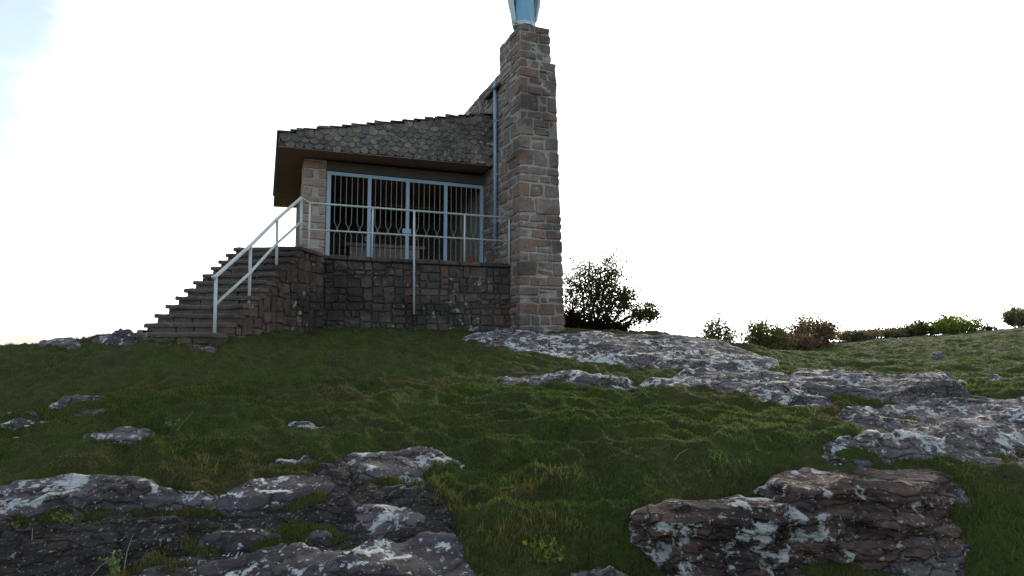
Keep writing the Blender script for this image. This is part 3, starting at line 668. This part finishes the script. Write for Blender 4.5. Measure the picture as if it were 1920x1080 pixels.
for s_ in (1, -1):
    orn.tube([(-4.33-.055, 1.9, EYE+3.34-.055*s_), (-4.33+.055, 1.9, EYE+3.34+.055*s_)], .011, 6)
orn.tube([(-4.33, 1.905, EYE+3.34), (-4.33, 1.885, EYE+3.34)], .03, 8)
orn.obj('cross_vent', M['clay'], pillar)

# --- walls behind
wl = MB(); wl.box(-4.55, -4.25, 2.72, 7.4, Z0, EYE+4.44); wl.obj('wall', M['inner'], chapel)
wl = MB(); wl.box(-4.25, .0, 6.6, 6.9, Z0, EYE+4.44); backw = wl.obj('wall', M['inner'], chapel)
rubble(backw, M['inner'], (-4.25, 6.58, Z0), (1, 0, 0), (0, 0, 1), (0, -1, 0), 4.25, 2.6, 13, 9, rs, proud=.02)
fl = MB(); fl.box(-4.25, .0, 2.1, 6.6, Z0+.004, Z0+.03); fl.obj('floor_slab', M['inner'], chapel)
ln = MB(); ln.box(-4.10, -.0, 1.95, 2.25, EYE+4.20, EYE+4.44); ln.obj('lintel', M['roofcore'], chapel)

# --- lean-to roof
RU0, RV0, RV1 = -5.24, 1.24, 8.2; SB = EYE+4.46; RL, RR_ = EYE+4.78, EYE+5.93
rf = MB()
v = [(RU0+.03, RV0+.03, SB), (-.02, RV0+.03, SB+.09), (-.02, RV1, SB+.09), (RU0+.03, RV1, SB),
     (RU0+.03, RV0+.03, RL-.05), (-.02, RV0+.03, RR_-.05), (-.02, RV1, RR_-.05), (RU0+.03, RV1, RL-.05)]
rf.add(v, [(4, 5, 6, 7), (0, 1, 5, 4), (1, 2, 6, 5), (2, 3, 7, 6), (3, 0, 4, 7)])
roof = rf.obj('roof', M['roofcore'], chapel)
sf = MB(); sf.add([(RU0, RV0, SB-.012), (-.03, RV0, SB+.078), (-.03, RV1, SB+.078), (RU0, RV1, SB-.012), (RU0, RV0, SB-.0), (-.03, RV0, SB+.088), (-.03, RV1, SB+.088), (RU0, RV1, SB)],
                  [(3, 2, 1, 0), (4, 5, 6, 7), (0, 1, 5, 4), (1, 2, 6, 5), (2, 3, 7, 6), (3, 0, 4, 7)])
sf.obj('soffit', M['soffit'], chapel)
def slate_mesh(w, h, th=.016):                      # scalloped slate hanging in x-z, front towards -y
    o_ = [(-w/2, h*.5), (w/2, h*.5)]+[(w/2*cos(a), -h*.12-(h*.38)*sin(a)) for a in np.linspace(0, pi, 7)]
    n = len(o_); v = [(p[0], 0, p[1]) for p in o_]+[(p[0]*.93, -th, p[1]*.93) for p in o_]
    f = [tuple(range(n, 2*n))]+[(a, (a+1) % n, n+(a+1) % n, n+a) for a in range(n)]
    me = bpy.data.meshes.new('slate'); me.from_pydata(v, [], f); me.update(); me.materials.append(M['slate'])
    import bmesh
    bm = bmesh.new(); bm.from_mesh(me); bmesh.ops.recalc_face_normals(bm, faces=bm.faces); bm.to_mesh(me); bm.free()
    return me
SL = [slate_mesh(.215*q, .25*q2) for q, q2 in ((1, 1), (1.06, .95), (.94, 1.06), (1.02, 1.08))]
def put_slate(loc, rz, tilt):
    o = bpy.data.objects.new('slate', rs.choice(SL)); COL.objects.link(o); o.parent = roof; o.location = loc
    o.rotation_euler = (tilt, rs.uniform(-.10, .10), rz); s_ = rs.uniform(.9, 1.08); o.scale = (s_, 1, s_)
pit = .125; wst = .212
row = 0; nsl = 0; sk_ = .09/5.2
while SB+.115+row*pit < RR_:
    x = -.10-(wst/2 if row % 2 else 0)
    while x > RU0+.06:
        zz = SB+.112+row*pit+(x-RU0)*sk_; ztop = RL-.03+(x-RU0)/5.22*(RR_-RL)
        if zz < ztop:
            put_slate((x+rs.uniform(-.014, .014), RV0+.020-rs.uniform(0, .010), zz+rs.uniform(-.018, .018)), rs.uniform(-.05, .05), -rs.uniform(.10, .26)); nsl += 1
        x -= wst
    row += 1
for k, zz in enumerate((SB+.10, SB+.23)):           # left eave
    y = RV0+.12+(wst/2 if k else 0)
    while y < RV1-.05 and nsl < 299:
        put_slate((RU0+.028, y, zz+rs.uniform(-.01, .01)), -pi/2+rs.uniform(-.03, .03), -.10); nsl += 1; y += wst*1.05
nC = 18                                             # roof courses, seen as steps along the verge
for k in range(nC):
    a0, a1 = k/nC, (k+1.25)/nC; x0, x1 = RU0-.03+a0*5.2, min(-.005, RU0-.03+a1*5.2)
    z0_, z1_ = RL+(RR_-RL)*(k/nC)-.0, RL+(RR_-RL)*(k/nC)+.052
    cm = MB(); y0_ = RV0-.035+rs.uniform(-.015, .015); th_ = .026; zz0 = z0_+.026
    cm.add([(x0, y0_, zz0), (x1, y0_, z1_), (x1, RV1+.03, z1_), (x0, RV1+.03, zz0), (x0, y0_, zz0+th_), (x1, y0_, z1_+th_*.6), (x1, RV1+.03, z1_+th_*.6), (x0, RV1+.03, zz0+th_)],
           [(3, 2, 1, 0), (4, 5, 6, 7), (0, 1, 5, 4), (1, 2, 6, 5), (2, 3, 7, 6), (3, 0, 4, 7)])
    cm.obj('slate_course', M['slate'], roof)

# --- gate
gate = bpy.data.objects.new('gate', None); COL.objects.link(gate); gate.parent = chapel; gate['label'] = 'pale blue painted metal gate of four barred panels'
GY = 1.98; GT = EYE+4.18
px5 = [-4.03, -3.04, -2.07, -1.06, -.06]
for k, u in enumerate(px5):
    b_ = MB(); w = .042 if k else .05
    b_.box(u-w, u+w, GY-.03, GY+.03, Z0+.005, GT); b_.obj('post', M['gate'], gate)
for a, b in zip(px5, px5[1:]):
    b_ = MB(); b_.box(a+.043, b-.043, GY-.026, GY+.026, GT-.085, GT); b_.obj('top_bar', M['gate'], gate)
    b_ = MB(); b_.box(a+.043, b-.043, GY-.02, GY+.02, Z0+.06, Z0+.12); b_.obj('bottom_bar', M['gate'], gate)
    sp_ = (b-a-.086)/6.6; zk = Z0+.93
    for p in range(3):
        c_ = a+.043+sp_*(.8+1+2*p-.5)
        for s_ in (-1, 1):
            q = MB(); xo = c_+s_*sp_/2
            q.tube([(xo, GY, GT-.08), (xo, GY, zk+.16), (c_+s_*.012, GY, zk+.05), (c_+s_*.012, GY, zk-.03), (xo, GY, zk-.13), (xo, GY, Z0+.08)], .0095, 6)
            q.obj('bar', M['bar'], gate)
lk_ = MB(); lk_.box(-2.20, -1.98, GY-.055, GY-.031, Z0+.92, Z0+1.04); lk_.obj('lock_plate', M['gate'], gate)

# --- downpipe and gutter stone on the tower's side
dp = MB(); dp.tube([(-.07, .90, EYE+6.66), (-.075, .86, EYE+2.42)], .042, 10); pp = dp.obj('downpipe', M['pipe'], chapel, True)
for zc in (EYE+5.6, EYE+4.2, EYE+3.0):
    b_ = MB(); b_.box(-.12, -.0, .84, .95, zc, zc+.04); b_.obj('pipe_clip', M['pipe'], pp)
put_stone('gutter_stone', M['rubble'], chapel, -.12, .04, .58, 1.62, EYE+6.43, EYE+6.50, .01, .004)

# ------------------------------------------------------------------ stairs
SA = np.array([-4.42, 9.45]); SBp = np.array([-4.06, 12.28]); dr = SBp-SA; run = np.hypot(*dr); dr /= run; pr_ = np.array([dr[1], -dr[0]])  # pr_: towards the right
stair = empty('stone_staircase', (SA[0], SA[1], 0), 'worn dark stone staircase climbing to the chapel platform', 'stairs', rz=math.atan2(-pr_[1], -pr_[0])+pi)
NS = 12; zb = EYE-.02; rise = (Z0-zb)/NS; tr_ = run/NS
for k in range(NS):
    wL = -1.34-.03*rs.random()-(.12 if k == 0 else 0); y0_ = k*tr_; z1_ = zb+(k+1)*rise
    last = (k == NS-1)
    b_ = MB(); nn = 12                              # tread slab with a worn nosing
    xs_ = np.linspace(wL, .02, nn); top_ = [z1_+rs.uniform(-.011, .009) for _ in xs_]; fr_ = [y0_-.03+rs.uniform(-.018, .016) for _ in xs_]
    ye = y0_+tr_+.03 if not last else y0_+1.0
    vv = []
    for x_, t_, f_ in zip(xs_, top_, fr_): vv += [(x_, f_, t_-.068), (x_, f_-.006, t_-.025), (x_, f_+.015, t_), (x_, ye, t_), (x_, ye, t_-.068)]
    ff = []
    for q in range(nn-1):
        for e in range(5):
            a = q*5+e; b2 = q*5+(e+1) % 5; ff.append((a, a+5, b2+5, b2))
    ff += [(0, 1, 2, 3, 4), tuple((nn-1)*5+e for e in (4, 3, 2, 1, 0))]
    b_.add(vv, ff); st = b_.obj('step', M['step'], stair)
    fix_normals(st)
    x = wL+.02                                      # riser stones below the slab
    while x < -.03:
        w = min(rs.uniform(.25, .5), -.0-x)
        if -.0-x-w < .12: w = -.0-x
        v_, f_ = stone_box(x+.006, x+w-.006, y0_+.005+rs.uniform(-.012, .012), y0_+.22, z1_-rise-.02, z1_-.064, .012, .006, rs)
        fix_normals(mesh_obj('riser_stone', v_, f_, M['step'], st)); x += w
cb = MB()                                           # core under the steps
pf = [(.12, zb-.4)]+[(k*tr_+.12, zb+k*rise-.03+(rise if 0 else 0)) for k in range(NS)]+[(NS*tr_+.9, Z0-.08), (NS*tr_+.9, zb-.4)]
pf = [(.10, zb-.4), (.10, zb+.02), (NS*tr_+.02, Z0-.10), (NS*tr_+1.0, Z0-.10), (NS*tr_+1.0, zb-.4)]
n = len(pf); cb.add([(-1.30, a, b) for a, b in pf]+[(-.05, a, b) for a, b in pf], [tuple(range(n)), tuple(range(2*n-1, n-1, -1))]+[(a, n+a, n+(a+1) % n, (a+1) % n) for a in range(n)])
core = cb.obj('flank_wall', M['rubble_mortar'], stair); fix_normals(core)
rubble(core, M['rubble'], (-.04, .0, zb-.4), (0, 1, 0), (0, 0, 1), (1, 0, 0), NS*tr_+.95, Z0-zb+.33, 12, 8, rs, keep=lambda a, b: b-.4 < (a/tr_)*rise-.04 and b < Z0-zb+.33)
rubble(core, M['rubble'], (-1.30, NS*tr_+1.0, zb-.4), (0, -1, 0), (0, 0, 1), (-1, 0, 0), NS*tr_+1.0, Z0-zb+.33, 11, 7, rs, keep=lambda a, b: b-.4 < ((NS*tr_+1.0-a)/tr_)*rise-.06)

# ------------------------------------------------------------------ railing
rail = empty('metal_railing', (ORG[0], ORG[1], 0), 'pale painted tube railing up the stairs and along the platform', 'railing')
def w3(p): return (p[0]-ORG[0], p[1]-ORG[1], p[2])
def stp(s_, z): q = SA+dr*s_; return np.array([q[0]-.03, q[1], z])
P0 = at(402, 640, 9.55); P1 = at(467, 571, 10.42); P2 = at(518, 509, 11.42); P3 = at(564, 465, 12.25); P3[2] = Z0
T0 = at(405, 518, 9.55); T1 = at(470, 460, 10.42); T2 = at(520, 410, 11.42); T3 = at(565, 371, 12.25)
def lw(u, v, z): q = loc2w(u, v); return np.array([q[0], q[1], z])
C0 = lw(-4.60, -.02, EYE+2.93); C1 = lw(-.04, -.02, EYE+2.94)
def tubo(name, pts, r, n=10): m_ = MB(); m_.tube([w3(p) for p in pts], r, n); return m_.obj(name, M['rail'], rail, True)
for a, b in ((P0, T0), (P1, T1), (P2, T2), (P3, T3)):
    tubo('post', [a-[0, 0, .03], [b[0], b[1], b[2]]], .024)
tubo('handrail', [T0-[.02, .06, .02], T0, T1, T2, T3], .030)
tubo('handrail', [T3, C0, C1], .023)
low = lambda a, b, q: a+(b-a)*q
LC0 = lw(-4.60, -.02, EYE+2.36); LC1 = lw(-.04, -.02, EYE+2.38)
tubo('lower_rail', [low(P0, T0, .56), low(P1, T1, .53), low(P2, T2, .53), low(P3, T3, .52)], .024)
tubo('lower_rail', [low(P3, T3, .52), LC0, LC1], .020)
for u in (-4.58, -3.26, -1.15, -.04): tubo('post', [lw(u, -.02, Z0-.03), lw(u, -.02, EYE+2.93)], .020)
tubo('post', [lw(-2.33, -.09, EYE+.6), lw(-2.34, -.06, EYE+2.3), lw(-2.34, -.025, EYE+2.92)], .024)

# ------------------------------------------------------------------ altar inside, flowers
alt = empty('altar', (*loc2w(-2.1, 5.2), Z0+.03), 'pale stone altar table in the dark chapel interior', 'altar', rz=ANG)
b_ = MB(); v_, f_ = stone_box(-1.05, 1.05, -.35, .35, 0, .92, .02, .004); fix_normals(mesh_obj('altar_block', v_, f_, M['altar'], alt))
v_, f_ = stone_box(-1.2, 1.2, -.42, .42, .92, 1.02, .015, .003); fix_normals(mesh_obj('altar_top', v_, f_, M['altar'], alt))
for k, (u, h) in enumerate(((-3.0, .26), (-2.65, .2), (-1.5, .22), (-1.15, .28))):
    vz = empty('flower_vase', (*loc2w(u, 5.1), Z0+1.05), ['tall leafy vase nearest the pillar end of the altar', 'short vase of pale flowers next to the tall leafy vase', 'short leafy vase at the middle of the altar', 'tall vase of pale flowers at the tower end of the altar'][k], 'vase', 'vases on the altar', ANG)
    b_ = MB(); b_.tube([(0, 0, 0), (0, 0, h*.3), (0, 0, h*.5), (0, 0, h*.55)], [.04, .055, .03, .04], 10); b_.obj('vase', M['clay'], vz, True)
    b_ = MB()
    for q in range(9):
        a = rs.uniform(0, 6.28); r_ = rs.uniform(0, .07); p = (r_*cos(a), r_*sin(a), h*rs.uniform(.75, 1.1)); b_.tube([(0, 0, h*.5), p], .004, 4); b_.tube([p, (p[0], p[1], p[2]+.03)], [.015, .025], 6)
    b_.obj('flowers', M['white' if k % 2 else 'stem'], vz)
fp = empty('flower_pot', (*loc2w(-.98, .22), Z0+.005), 'low pot of orange flowers on the platform edge', 'flower pot')
b_ = MB(); b_.tube([(0, 0, 0), (0, 0, .06)], [.07, .09], 12); b_.obj('pot', M['clay'], fp, True)
b_ = MB()
for q in range(46):
    a = rs.uniform(0, 6.28); r_ = .15*math.sqrt(rs.random()); c_ = np.array([r_*cos(a)*1.2, r_*sin(a), .075+.06*(1-(r_/.15)**2)+rs.uniform(-.01, .02)])
    for w in range(6):
        an = w*pi/3+rs.random(); e1 = np.array([cos(an), sin(an), .35])*.028; e2 = np.array([-sin(an), cos(an), 0])*.011
        b_.add([c_, c_+e1*.6+e2, c_+e1, c_+e1*.6-e2], [(0, 1, 2, 3)])
pe = b_.obj('petals', M['orange'], fp); pe['kind'] = 'stuff'
def small_flower(px, py, label, mat, name, hgt=.07, r_=.022, petals=14):
    g = ground_at(px, py); zg = float(zt(np.array([g[0]]), np.array([g[1]]))[0])
    o = empty(name, (g[0], g[1], zg), label, 'flower')
    b_ = MB(); b_.tube([(0, 0, -.02), (.005, 0, hgt*.5), (.0, 0, hgt)], .003, 5); b_.obj('stem', M['stem'], o)
    b_ = MB()
    for w in range(petals):
        an = w*2*pi/petals; e1 = np.array([cos(an), sin(an)*1, .25])*r_; e2 = np.array([-sin(an), cos(an), 0])*r_*.28; c_ = np.array([0, 0, hgt])
        b_.add([c_, c_+e1*.6+e2, c_+e1, c_+e1*.6-e2], [(0, 1, 2, 3)])
    pe = b_.obj('petals', M[mat], o); pe['kind'] = 'stuff'
    b_ = MB(); b_.tube([(0, 0, hgt-.002), (0, 0, hgt+.008)], [r_*.4, r_*.25], 8); b_.obj('flower_head', M['yellow'], o)
small_flower(335, 658, 'yellow dandelion in the turf before the bottom step', 'yellow', 'dandelion', .05, .042)
small_flower(310, 647, 'yellow dandelion against the bottom step', 'yellow', 'dandelion', .07, .036)
small_flower(12, 806, 'white daisy at the end of the long pale rock', 'white', 'daisy', .05, .030)
small_flower(50, 804, 'creamy daisy beside the long pale rock, next to the white daisy', 'white', 'daisy', .05, .026)

# ------------------------------------------------------------------ statue on the tower
stt = empty('statue', (*loc2w(.22, -.36), ZT), 'robed statue in sky blue and white standing on the tower top', 'statue', rz=ANG)
stt.scale = (1.22,)*3
def lathe(prof, n=64, fold=None, a0=0, a1=2*pi, closed=True):
    v, f = [], []; m_ = n if closed else n+1
    for z_, rx, ry in prof:
        for k in range(m_):
            a = a0+(a1-a0)*k/n; w = 1+(fold(a, z_) if fold else 0); v.append((rx*w*cos(a), ry*w*sin(a), z_))
    for i in range(len(prof)-1):
        for k in range(n if closed else n):
            b2 = (k+1) % m_ if closed else k+1; f.append((i*m_+k, i*m_+b2, (i+1)*m_+b2, (i+1)*m_+k))
    return v, f, m_
b_ = MB(); b_.tube([(0, 0, 0), (0, 0, .035)], [.21, .20], 24); b_.obj('plinth', M['cloak'], stt)
pf = [(.03, .205, .19), (.08, .20, .18), (.3, .205, .175), (.6, .195, .165), (.9, .17, .14), (1.02, .155, .12), (1.2, .185, .13), (1.36, .20, .12), (1.43, .12, .09), (1.47, .06, .06)]
v, f, m_ = lathe(pf, 72, lambda a, z_: .10*sin(9*a+5*z_)*max(0, 1-z_)+.05*sin(17*a-7*z_)*max(0, 1.1-z_)); f.append(tuple(range(m_-1, -1, -1)))
rb = mesh_obj('robe', v, f, M['robe'], stt, True)
v, f, m_ = lathe([(.028, .222, .20), (.05, .225, .205), (.07, .215, .195)], 48, lambda a, z_: .04*sin(9*a)); mesh_obj('hem', v, f, M['cloak'], rb, True)
# cloak: open at the front, hem stepping up on the right
n = 60; vv, ff = [], []; lv = 16
for i in range(lv):
    q = i/(lv-1)
    for k in range(n+1):
        a = radians(-28)+radians(236)*k/n
        hem = .07+.10*(1 if cos(a) > .35 else 0)+.06*sin(5*a)+.03*sin(13*a)
        z_ = hem+(1.47-hem)*q
        rr = (.235+.10*min(1, q*3.2)-.04*q if q < .6 else .311-(q-.6)*.44)*(1+(.07*sin(11*a+2*z_)+.04*sin(19*a-5*z_))*(1-q)); ry = rr*.82
        vv.append((rr*cos(a), ry*sin(a), z_))
for i in range(lv-1):
    for k in range(n): a = i*(n+1)+k; ff.append((a, a+1, a+n+2, a+n+1))
ck = mesh_obj('cloak', vv, ff, M['cloak'], stt, True); sm = ck.modifiers.new('thick', 'SOLIDIFY'); sm.thickness = .03
v, f, m_ = lathe([(1.44, .05, .05), (1.50, .052, .055), (1.53, .07, .08), (1.58, .082, .095), (1.64, .083, .098), (1.70, .07, .085), (1.745, .035, .045), (1.75, .005, .005)], 24); hd = mesh_obj('head', v, f, M['skin'], stt, True)
b_ = MB(); b_.tube([(0, -.09, 1.625), (0, -.112, 1.60), (0, -.095, 1.592)], [.008, .014, .008], 6)
for s_ in (-1, 1): b_.tube([(s_*.03, -.084, 1.635), (s_*.03, -.092, 1.635)], [.012, .006], 8)
b_.tube([(-.02, -.09, 1.565), (0, -.096, 1.563), (.02, -.09, 1.565)], .005, 6); b_.obj('face', M['skin'], hd)
v, f, m_ = lathe([(1.40, .15, .11), (1.5, .11, .115), (1.58, .10, .115), (1.66, .10, .115), (1.74, .08, .09), (1.79, .03, .03), (1.795, .002, .002)], 40, None, radians(-45), radians(225), False); vl = mesh_obj('veil', v, f, M['cloak'], stt, True); sm = vl.modifiers.new('thick', 'SOLIDIFY'); sm.thickness = .015
for s_ in (-1, 1):                                  # arms folded to joined hands
    b_ = MB(); b_.tube([(s_*.18, 0, 1.33), (s_*.22, -.05, 1.14), (s_*.13, -.17, 1.13), (s_*.03, -.2, 1.22)], [.05, .058, .05, .04], 10); b_.obj('sleeve', M['robe'], stt, True)
    b_ = MB(); b_.tube([(s_*.02, -.2, 1.21), (s_*.014, -.215, 1.27), (s_*.012, -.22, 1.31)], [.022, .022, .014], 8)
    for q in range(4): b_.tube([(s_*.012, -.205-.009*q, 1.30), (s_*.007, -.207-.009*q, 1.375-.006*abs(q-1.5))], [.006, .004], 5)
    b_.tube([(s_*.014, -.2, 1.27), (s_*.012, -.188, 1.315)], [.007, .004], 5); b_.obj('hand', M['skin'], stt, True)

# ------------------------------------------------------------------ tree and bushes
def leaves(name, P, size, col, parent, rnd, var=.4, elong=1.6):
    n = len(P); az = rnd.uniform(0, 2*pi, n); el = rnd.uniform(-1.2, 1.2, n); s = size*rnd.uniform(.6, 1.4, n)
    d = np.stack([np.cos(az)*np.cos(el), np.sin(az)*np.cos(el), np.sin(el)], -1); q = rnd.normal(size=(n, 3)); w = np.cross(d, q); w /= np.linalg.norm(w, axis=1)[:, None]+1e-9
    a = P-d*(s*elong/2)[:, None]; b = P+w*(s/2)[:, None]; c = P+d*(s*elong/2)[:, None]; e = P-w*(s/2)[:, None]
    V3 = np.stack([a, b, c, e], 1).reshape(-1, 3); F4 = np.arange(4*n).reshape(n, 4)
    o = mesh_obj(name, V3, F4, M['leaf'], parent)
    cc = np.array(col)*rnd.uniform(1-var, 1+var, n)[:, None]*(1+rnd.uniform(-.2, .2, (n, 3))); set_tint(o, np.repeat(np.clip(cc, 0, 1), 4, 0)); return o
def limb(p, q, rnd, k=6, wob=.1):
    p, q = np.array(p, float), np.array(q, float); L_ = np.linalg.norm(q-p); off = rnd.normal(size=(2, 3))*wob*L_
    return [p+(q-p)*t_+off[0]*sin(pi*t_)+off[1]*sin(2*pi*t_)*.5 for t_ in np.linspace(0, 1, k)]
def woody(name, label, base, lobes, cat, leafsize, col, seed, nb=16, nl=40, trunk_r=.07, group=None, spread=.11):
    rnd = np.random.RandomState(seed); o = empty(name, base, label, cat, group)
    tb = MB(); LP = []
    base = np.array(base, float)
    for (cx, cy, cz, rx, ry, rz) in lobes:
        c_ = np.array([cx, cy, cz]); st0 = np.array([rnd.uniform(-.08, .08), rnd.uniform(-.08, .08), -.15]); main = limb(st0, c_-[0, 0, rz*.3], rnd, 8, .07)
        tb.tube(main, list(np.linspace(trunk_r, trunk_r*.3, 8)), 7)
        for b in range(nb):
            g = rnd.normal(size=3); g = g/np.linalg.norm(g)*rnd.uniform(.45, 1.0)**.5; tgt = c_+g*[rx, ry, rz]
            if tgt[2] < .12: tgt[2] = .12+rnd.uniform(0, .1)
            s0 = main[rnd.randint(3, 8)]; br = limb(s0, tgt, rnd, 6, .12); tb.tube(br, list(np.linspace(trunk_r*.24, .004, 6)), 5, False)
            for w in range(3):
                s1 = br[rnd.randint(2, 6)]; tw_ = limb(s1, s1+rnd.normal(size=3)*[.2, .2, .16]*(rx/.6), rnd, 4, .1); tb.tube(tw_, list(np.linspace(.007, .002, 4)), 4, False)
                for q in tw_: LP.append(np.array(q)+rnd.normal(size=(nl//8, 3))*spread*.55)
            for q in br[2:]: LP.append(np.array(q)+rnd.normal(size=(nl//6, 3))*spread)
    tb.obj('trunk', M['bark'], o); P = np.concatenate(LP); P = P[P[:, 2] > .02]
    leaves('crown', P, leafsize, col, o, rnd); return o
def gz_(x, y): return float(zt(np.array([x]), np.array([y]))[0])
tb_ = at(1098, 612, 17.2); tb_[2] = gz_(tb_[0], tb_[1])
zr = EYE-tb_[2]
k17 = 17.2/FPX
def lobe(px, py, w, h, b=None, d=17.2):
    p = at(px, py, d); kk = d/FPX; return (p[0]-tb_[0], R.uniform(-.2, .2), p[2]-tb_[2], w*kk, w*kk*.8, h*kk)
woody('hawthorn_tree', 'windswept small-leaved tree beside the tower foot', tb_,
      [lobe(1085, 515, 34, 30), lobe(1125, 505, 40, 26), lobe(1150, 500, 24, 22), lobe(1105, 560, 40, 32), lobe(1150, 560, 42, 30), lobe(1190, 585, 34, 24), lobe(1215, 585, 24, 20), lobe(1165, 535, 36, 30), lobe(1130, 535, 34, 24), lobe(1175, 555, 30, 22), lobe(1075, 550, 22, 40)], 'tree', .040, (.075, .078, .03), 3, 12, 42, .055, spread=.14)
def hedge(name, label, px0, px1, pytop, pybot, d, seed, col, cat='bush', leaf=.05, n=5000, group=None, upright=False, zbase=None):
    rnd = np.random.RandomState(seed); pc = at((px0+px1)/2, pybot, d); zg = gz_(pc[0], pc[1]) if zbase is None else zbase
    o = empty(name, (pc[0], pc[1], zg), label, cat, group); kk = d/FPX; W = (px1-px0)*kk/2; Ht = (at(960, pytop, d)[2]-zg)*(1.14 if d > 20 else 1)
    tb = MB(); LP = []
    ns = 60 if upright else 46
    for k in range(ns):
        x0 = rnd.uniform(-.45, .45)*W; y0 = rnd.uniform(-.4, .4)*W; fx = x0*2.1+rnd.normal()*.10*W; fy = y0*1.9
        hh = Ht*(1-.40*(abs(fx)/W)**2.2)*rnd.uniform(.62, 1.03)
        pts = limb((x0, y0, -.1), (np.clip(fx, -W, W), np.clip(fy, -W, W), hh), rnd, 6, .05); tb.tube(pts, list(np.linspace(.018, .003, 6)), 4, False)
        for q in range(n//ns):
            t_ = rnd.uniform(.12 if not upright else .25, 1.0); i = min(4, int(t_*5)); p = pts[i]+(pts[i+1]-pts[i])*(t_*5-i)
            LP.append(p+rnd.normal(size=3)*(np.array([.07, .07, .09]) if upright else np.array([.13, .13, .11])))
    tb.obj('stems', M['bark'], o); P = np.array(LP); P = P[P[:, 2] > 0]; leaves('foliage', P, leaf, col, o, rnd, .45, 2.2 if upright else 1.5); return o
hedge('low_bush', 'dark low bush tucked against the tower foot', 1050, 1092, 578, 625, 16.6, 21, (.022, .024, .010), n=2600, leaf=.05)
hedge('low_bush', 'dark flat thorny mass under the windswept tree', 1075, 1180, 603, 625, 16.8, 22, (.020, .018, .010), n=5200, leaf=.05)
hedge('broom_bush', 'wispy upright bush with gaps, alone on the skyline behind the rocks', 1308, 1380, 592, 660, 24, 23, (0.14, 0.161, 0.07), n=2800, leaf=.045, upright=True)  # foliage colours from here to the hilltop bush lightened to imitate haze
hedge('broom_bush', 'rounded olive bush next to the wispy bush', 1392, 1478, 602, 662, 24, 24, (0.154, 0.161, 0.063), n=6500, leaf=.055)
hedge('broom_bush', 'tall brownish bush, tallest of the thicket behind the bedrock', 1468, 1580, 598, 660, 26, 25, (0.182, 0.14, 0.077), n=9000, leaf=.06)
hedge('broom_bush', 'brown bush skirting the foot of the thicket', 1420, 1530, 628, 666, 24.5, 26, (0.154, 0.112, 0.07), n=5200, leaf=.055)
for k, (a, b, tp, dd) in enumerate(((1560, 1640, 622, 30), (1615, 1690, 622, 31), (1665, 1735, 616, 31.5))):
    hedge('hedge_bush', ['low brown hedge bush beside the tallest thicket bush', 'low brown hedge bush in the middle of the hedge line', 'hedge bush with thin upright shoots next to the bright green bush'][k], a, b, tp, 645, dd, 30+k, (0.14, 0.126, 0.07), n=4500, leaf=.065)
hedge('broom_bush', 'thin upright shrub rising above the hedge line', 1695, 1760, 603, 640, 31, 35, (0.14, 0.147, 0.07), n=2600, leaf=.055, upright=True)
hedge('broom_bush', 'bright green rounded bush on the crest of the hill', 1745, 1845, 594, 634, 30, 36, (0.182, 0.217, 0.049), n=7500, leaf=.06)
hedge('broom_bush', 'feathery bush standing alone highest on the hill', 1885, 1965, 580, 622, 29, 37, (0.14, 0.154, 0.07), n=4200, leaf=.06, upright=True)
hedge('broom_bush', 'tiny twig bush between the bright green bush and the hilltop bush', 1842, 1868, 612, 628, 29, 38, (.07, .06, .03), n=500, leaf=.045, upright=True)

# ------------------------------------------------------------------ dry stalks and weeds among the lower ledges
for k, (a, b, c_) in enumerate((((330, 812), (345, 790), (362, 772)), ((230, 1070), (238, 1035), (248, 1005)), ((58, 1030), (60, 1010), (61, 990)), ((150, 1075), (190, 1060), (212, 1045)), ((60, 985), (75, 990), (88, 1005)), ((1260, 860), (1275, 850), (1290, 842)), ((1660, 1000), (1700, 1012), (1740, 1035)))):
    g = ground_at(*a); d = g[1]; zg = gz_(g[0], g[1])
    q1, q2 = at(*b, d-.02), at(*c_, d-.03); o0 = np.array([g[0], g[1], zg])
    b_ = MB(); b_.tube([(0, 0, -.02), q1-o0, q2-o0], [.0035, .003, .0015], 5)
    labs = ['long bent straw stalk beside the slanting speckled rock', 'upright dry stalk before the humped dark ledge', 'short straight dry stalk under the humped ledge', 'fallen dry stalk lying low near the upright stalk', 'short bent twig at the foot of the humped ledge', 'short dry twig in the turf above the reddish block', 'dry stem lying on the dark grassy bank']
    o = b_.obj('dry_stalk', M['straw']); o.location = o0; tag(o, labs[k], 'stalk', 'dry stalks')

# leafy weeds growing from the cracks
WL = ['pale green leafy weed in the dark crack below the humped ledge', 'small leafy weed below the lichen splash', 'pale leafy weed beside the upright dry stalk', 'low weed at the foot of the humped ledge by the short stalk', 'bright yellow-green weed clump by the buried slab', 'leafy weed against the left face of the reddish block', 'tiny weed on the narrow grey ledge edge', 'green weed clump above the slanting speckled rock']
for k, (px, py, sz) in enumerate(((145, 965, 1), (315, 975, .8), (215, 1068, 1), (25, 1000, 1.1), (1010, 1050, 1.2), (1150, 1045, .9), (480, 1005, .6), (325, 805, .8))):
    g = ground_at(px, py); rnd = np.random.RandomState(60+k); o = empty('leafy_weed', (g[0], g[1], gz_(g[0], g[1])), WL[k], 'weed', 'weeds among the ledges')
    tb = MB(); LP = []
    for q in range(9):
        e = np.array([rnd.normal()*.06, rnd.normal()*.06, rnd.uniform(.05, .13)])*sz; pts = limb((0, 0, -.01), e, rnd, 5, .1); tb.tube(pts, .0016, 4, False)
        for p in pts[1:]: LP.append(p+rnd.normal(size=(5, 3))*.012*sz)
    tb.obj('stems', M['stem'], o); leaves('foliage', np.concatenate(LP), .016*sz, (.12, .17, .07) if k != 4 else (.10, .13, .03), o, rnd, .35, 1.5)
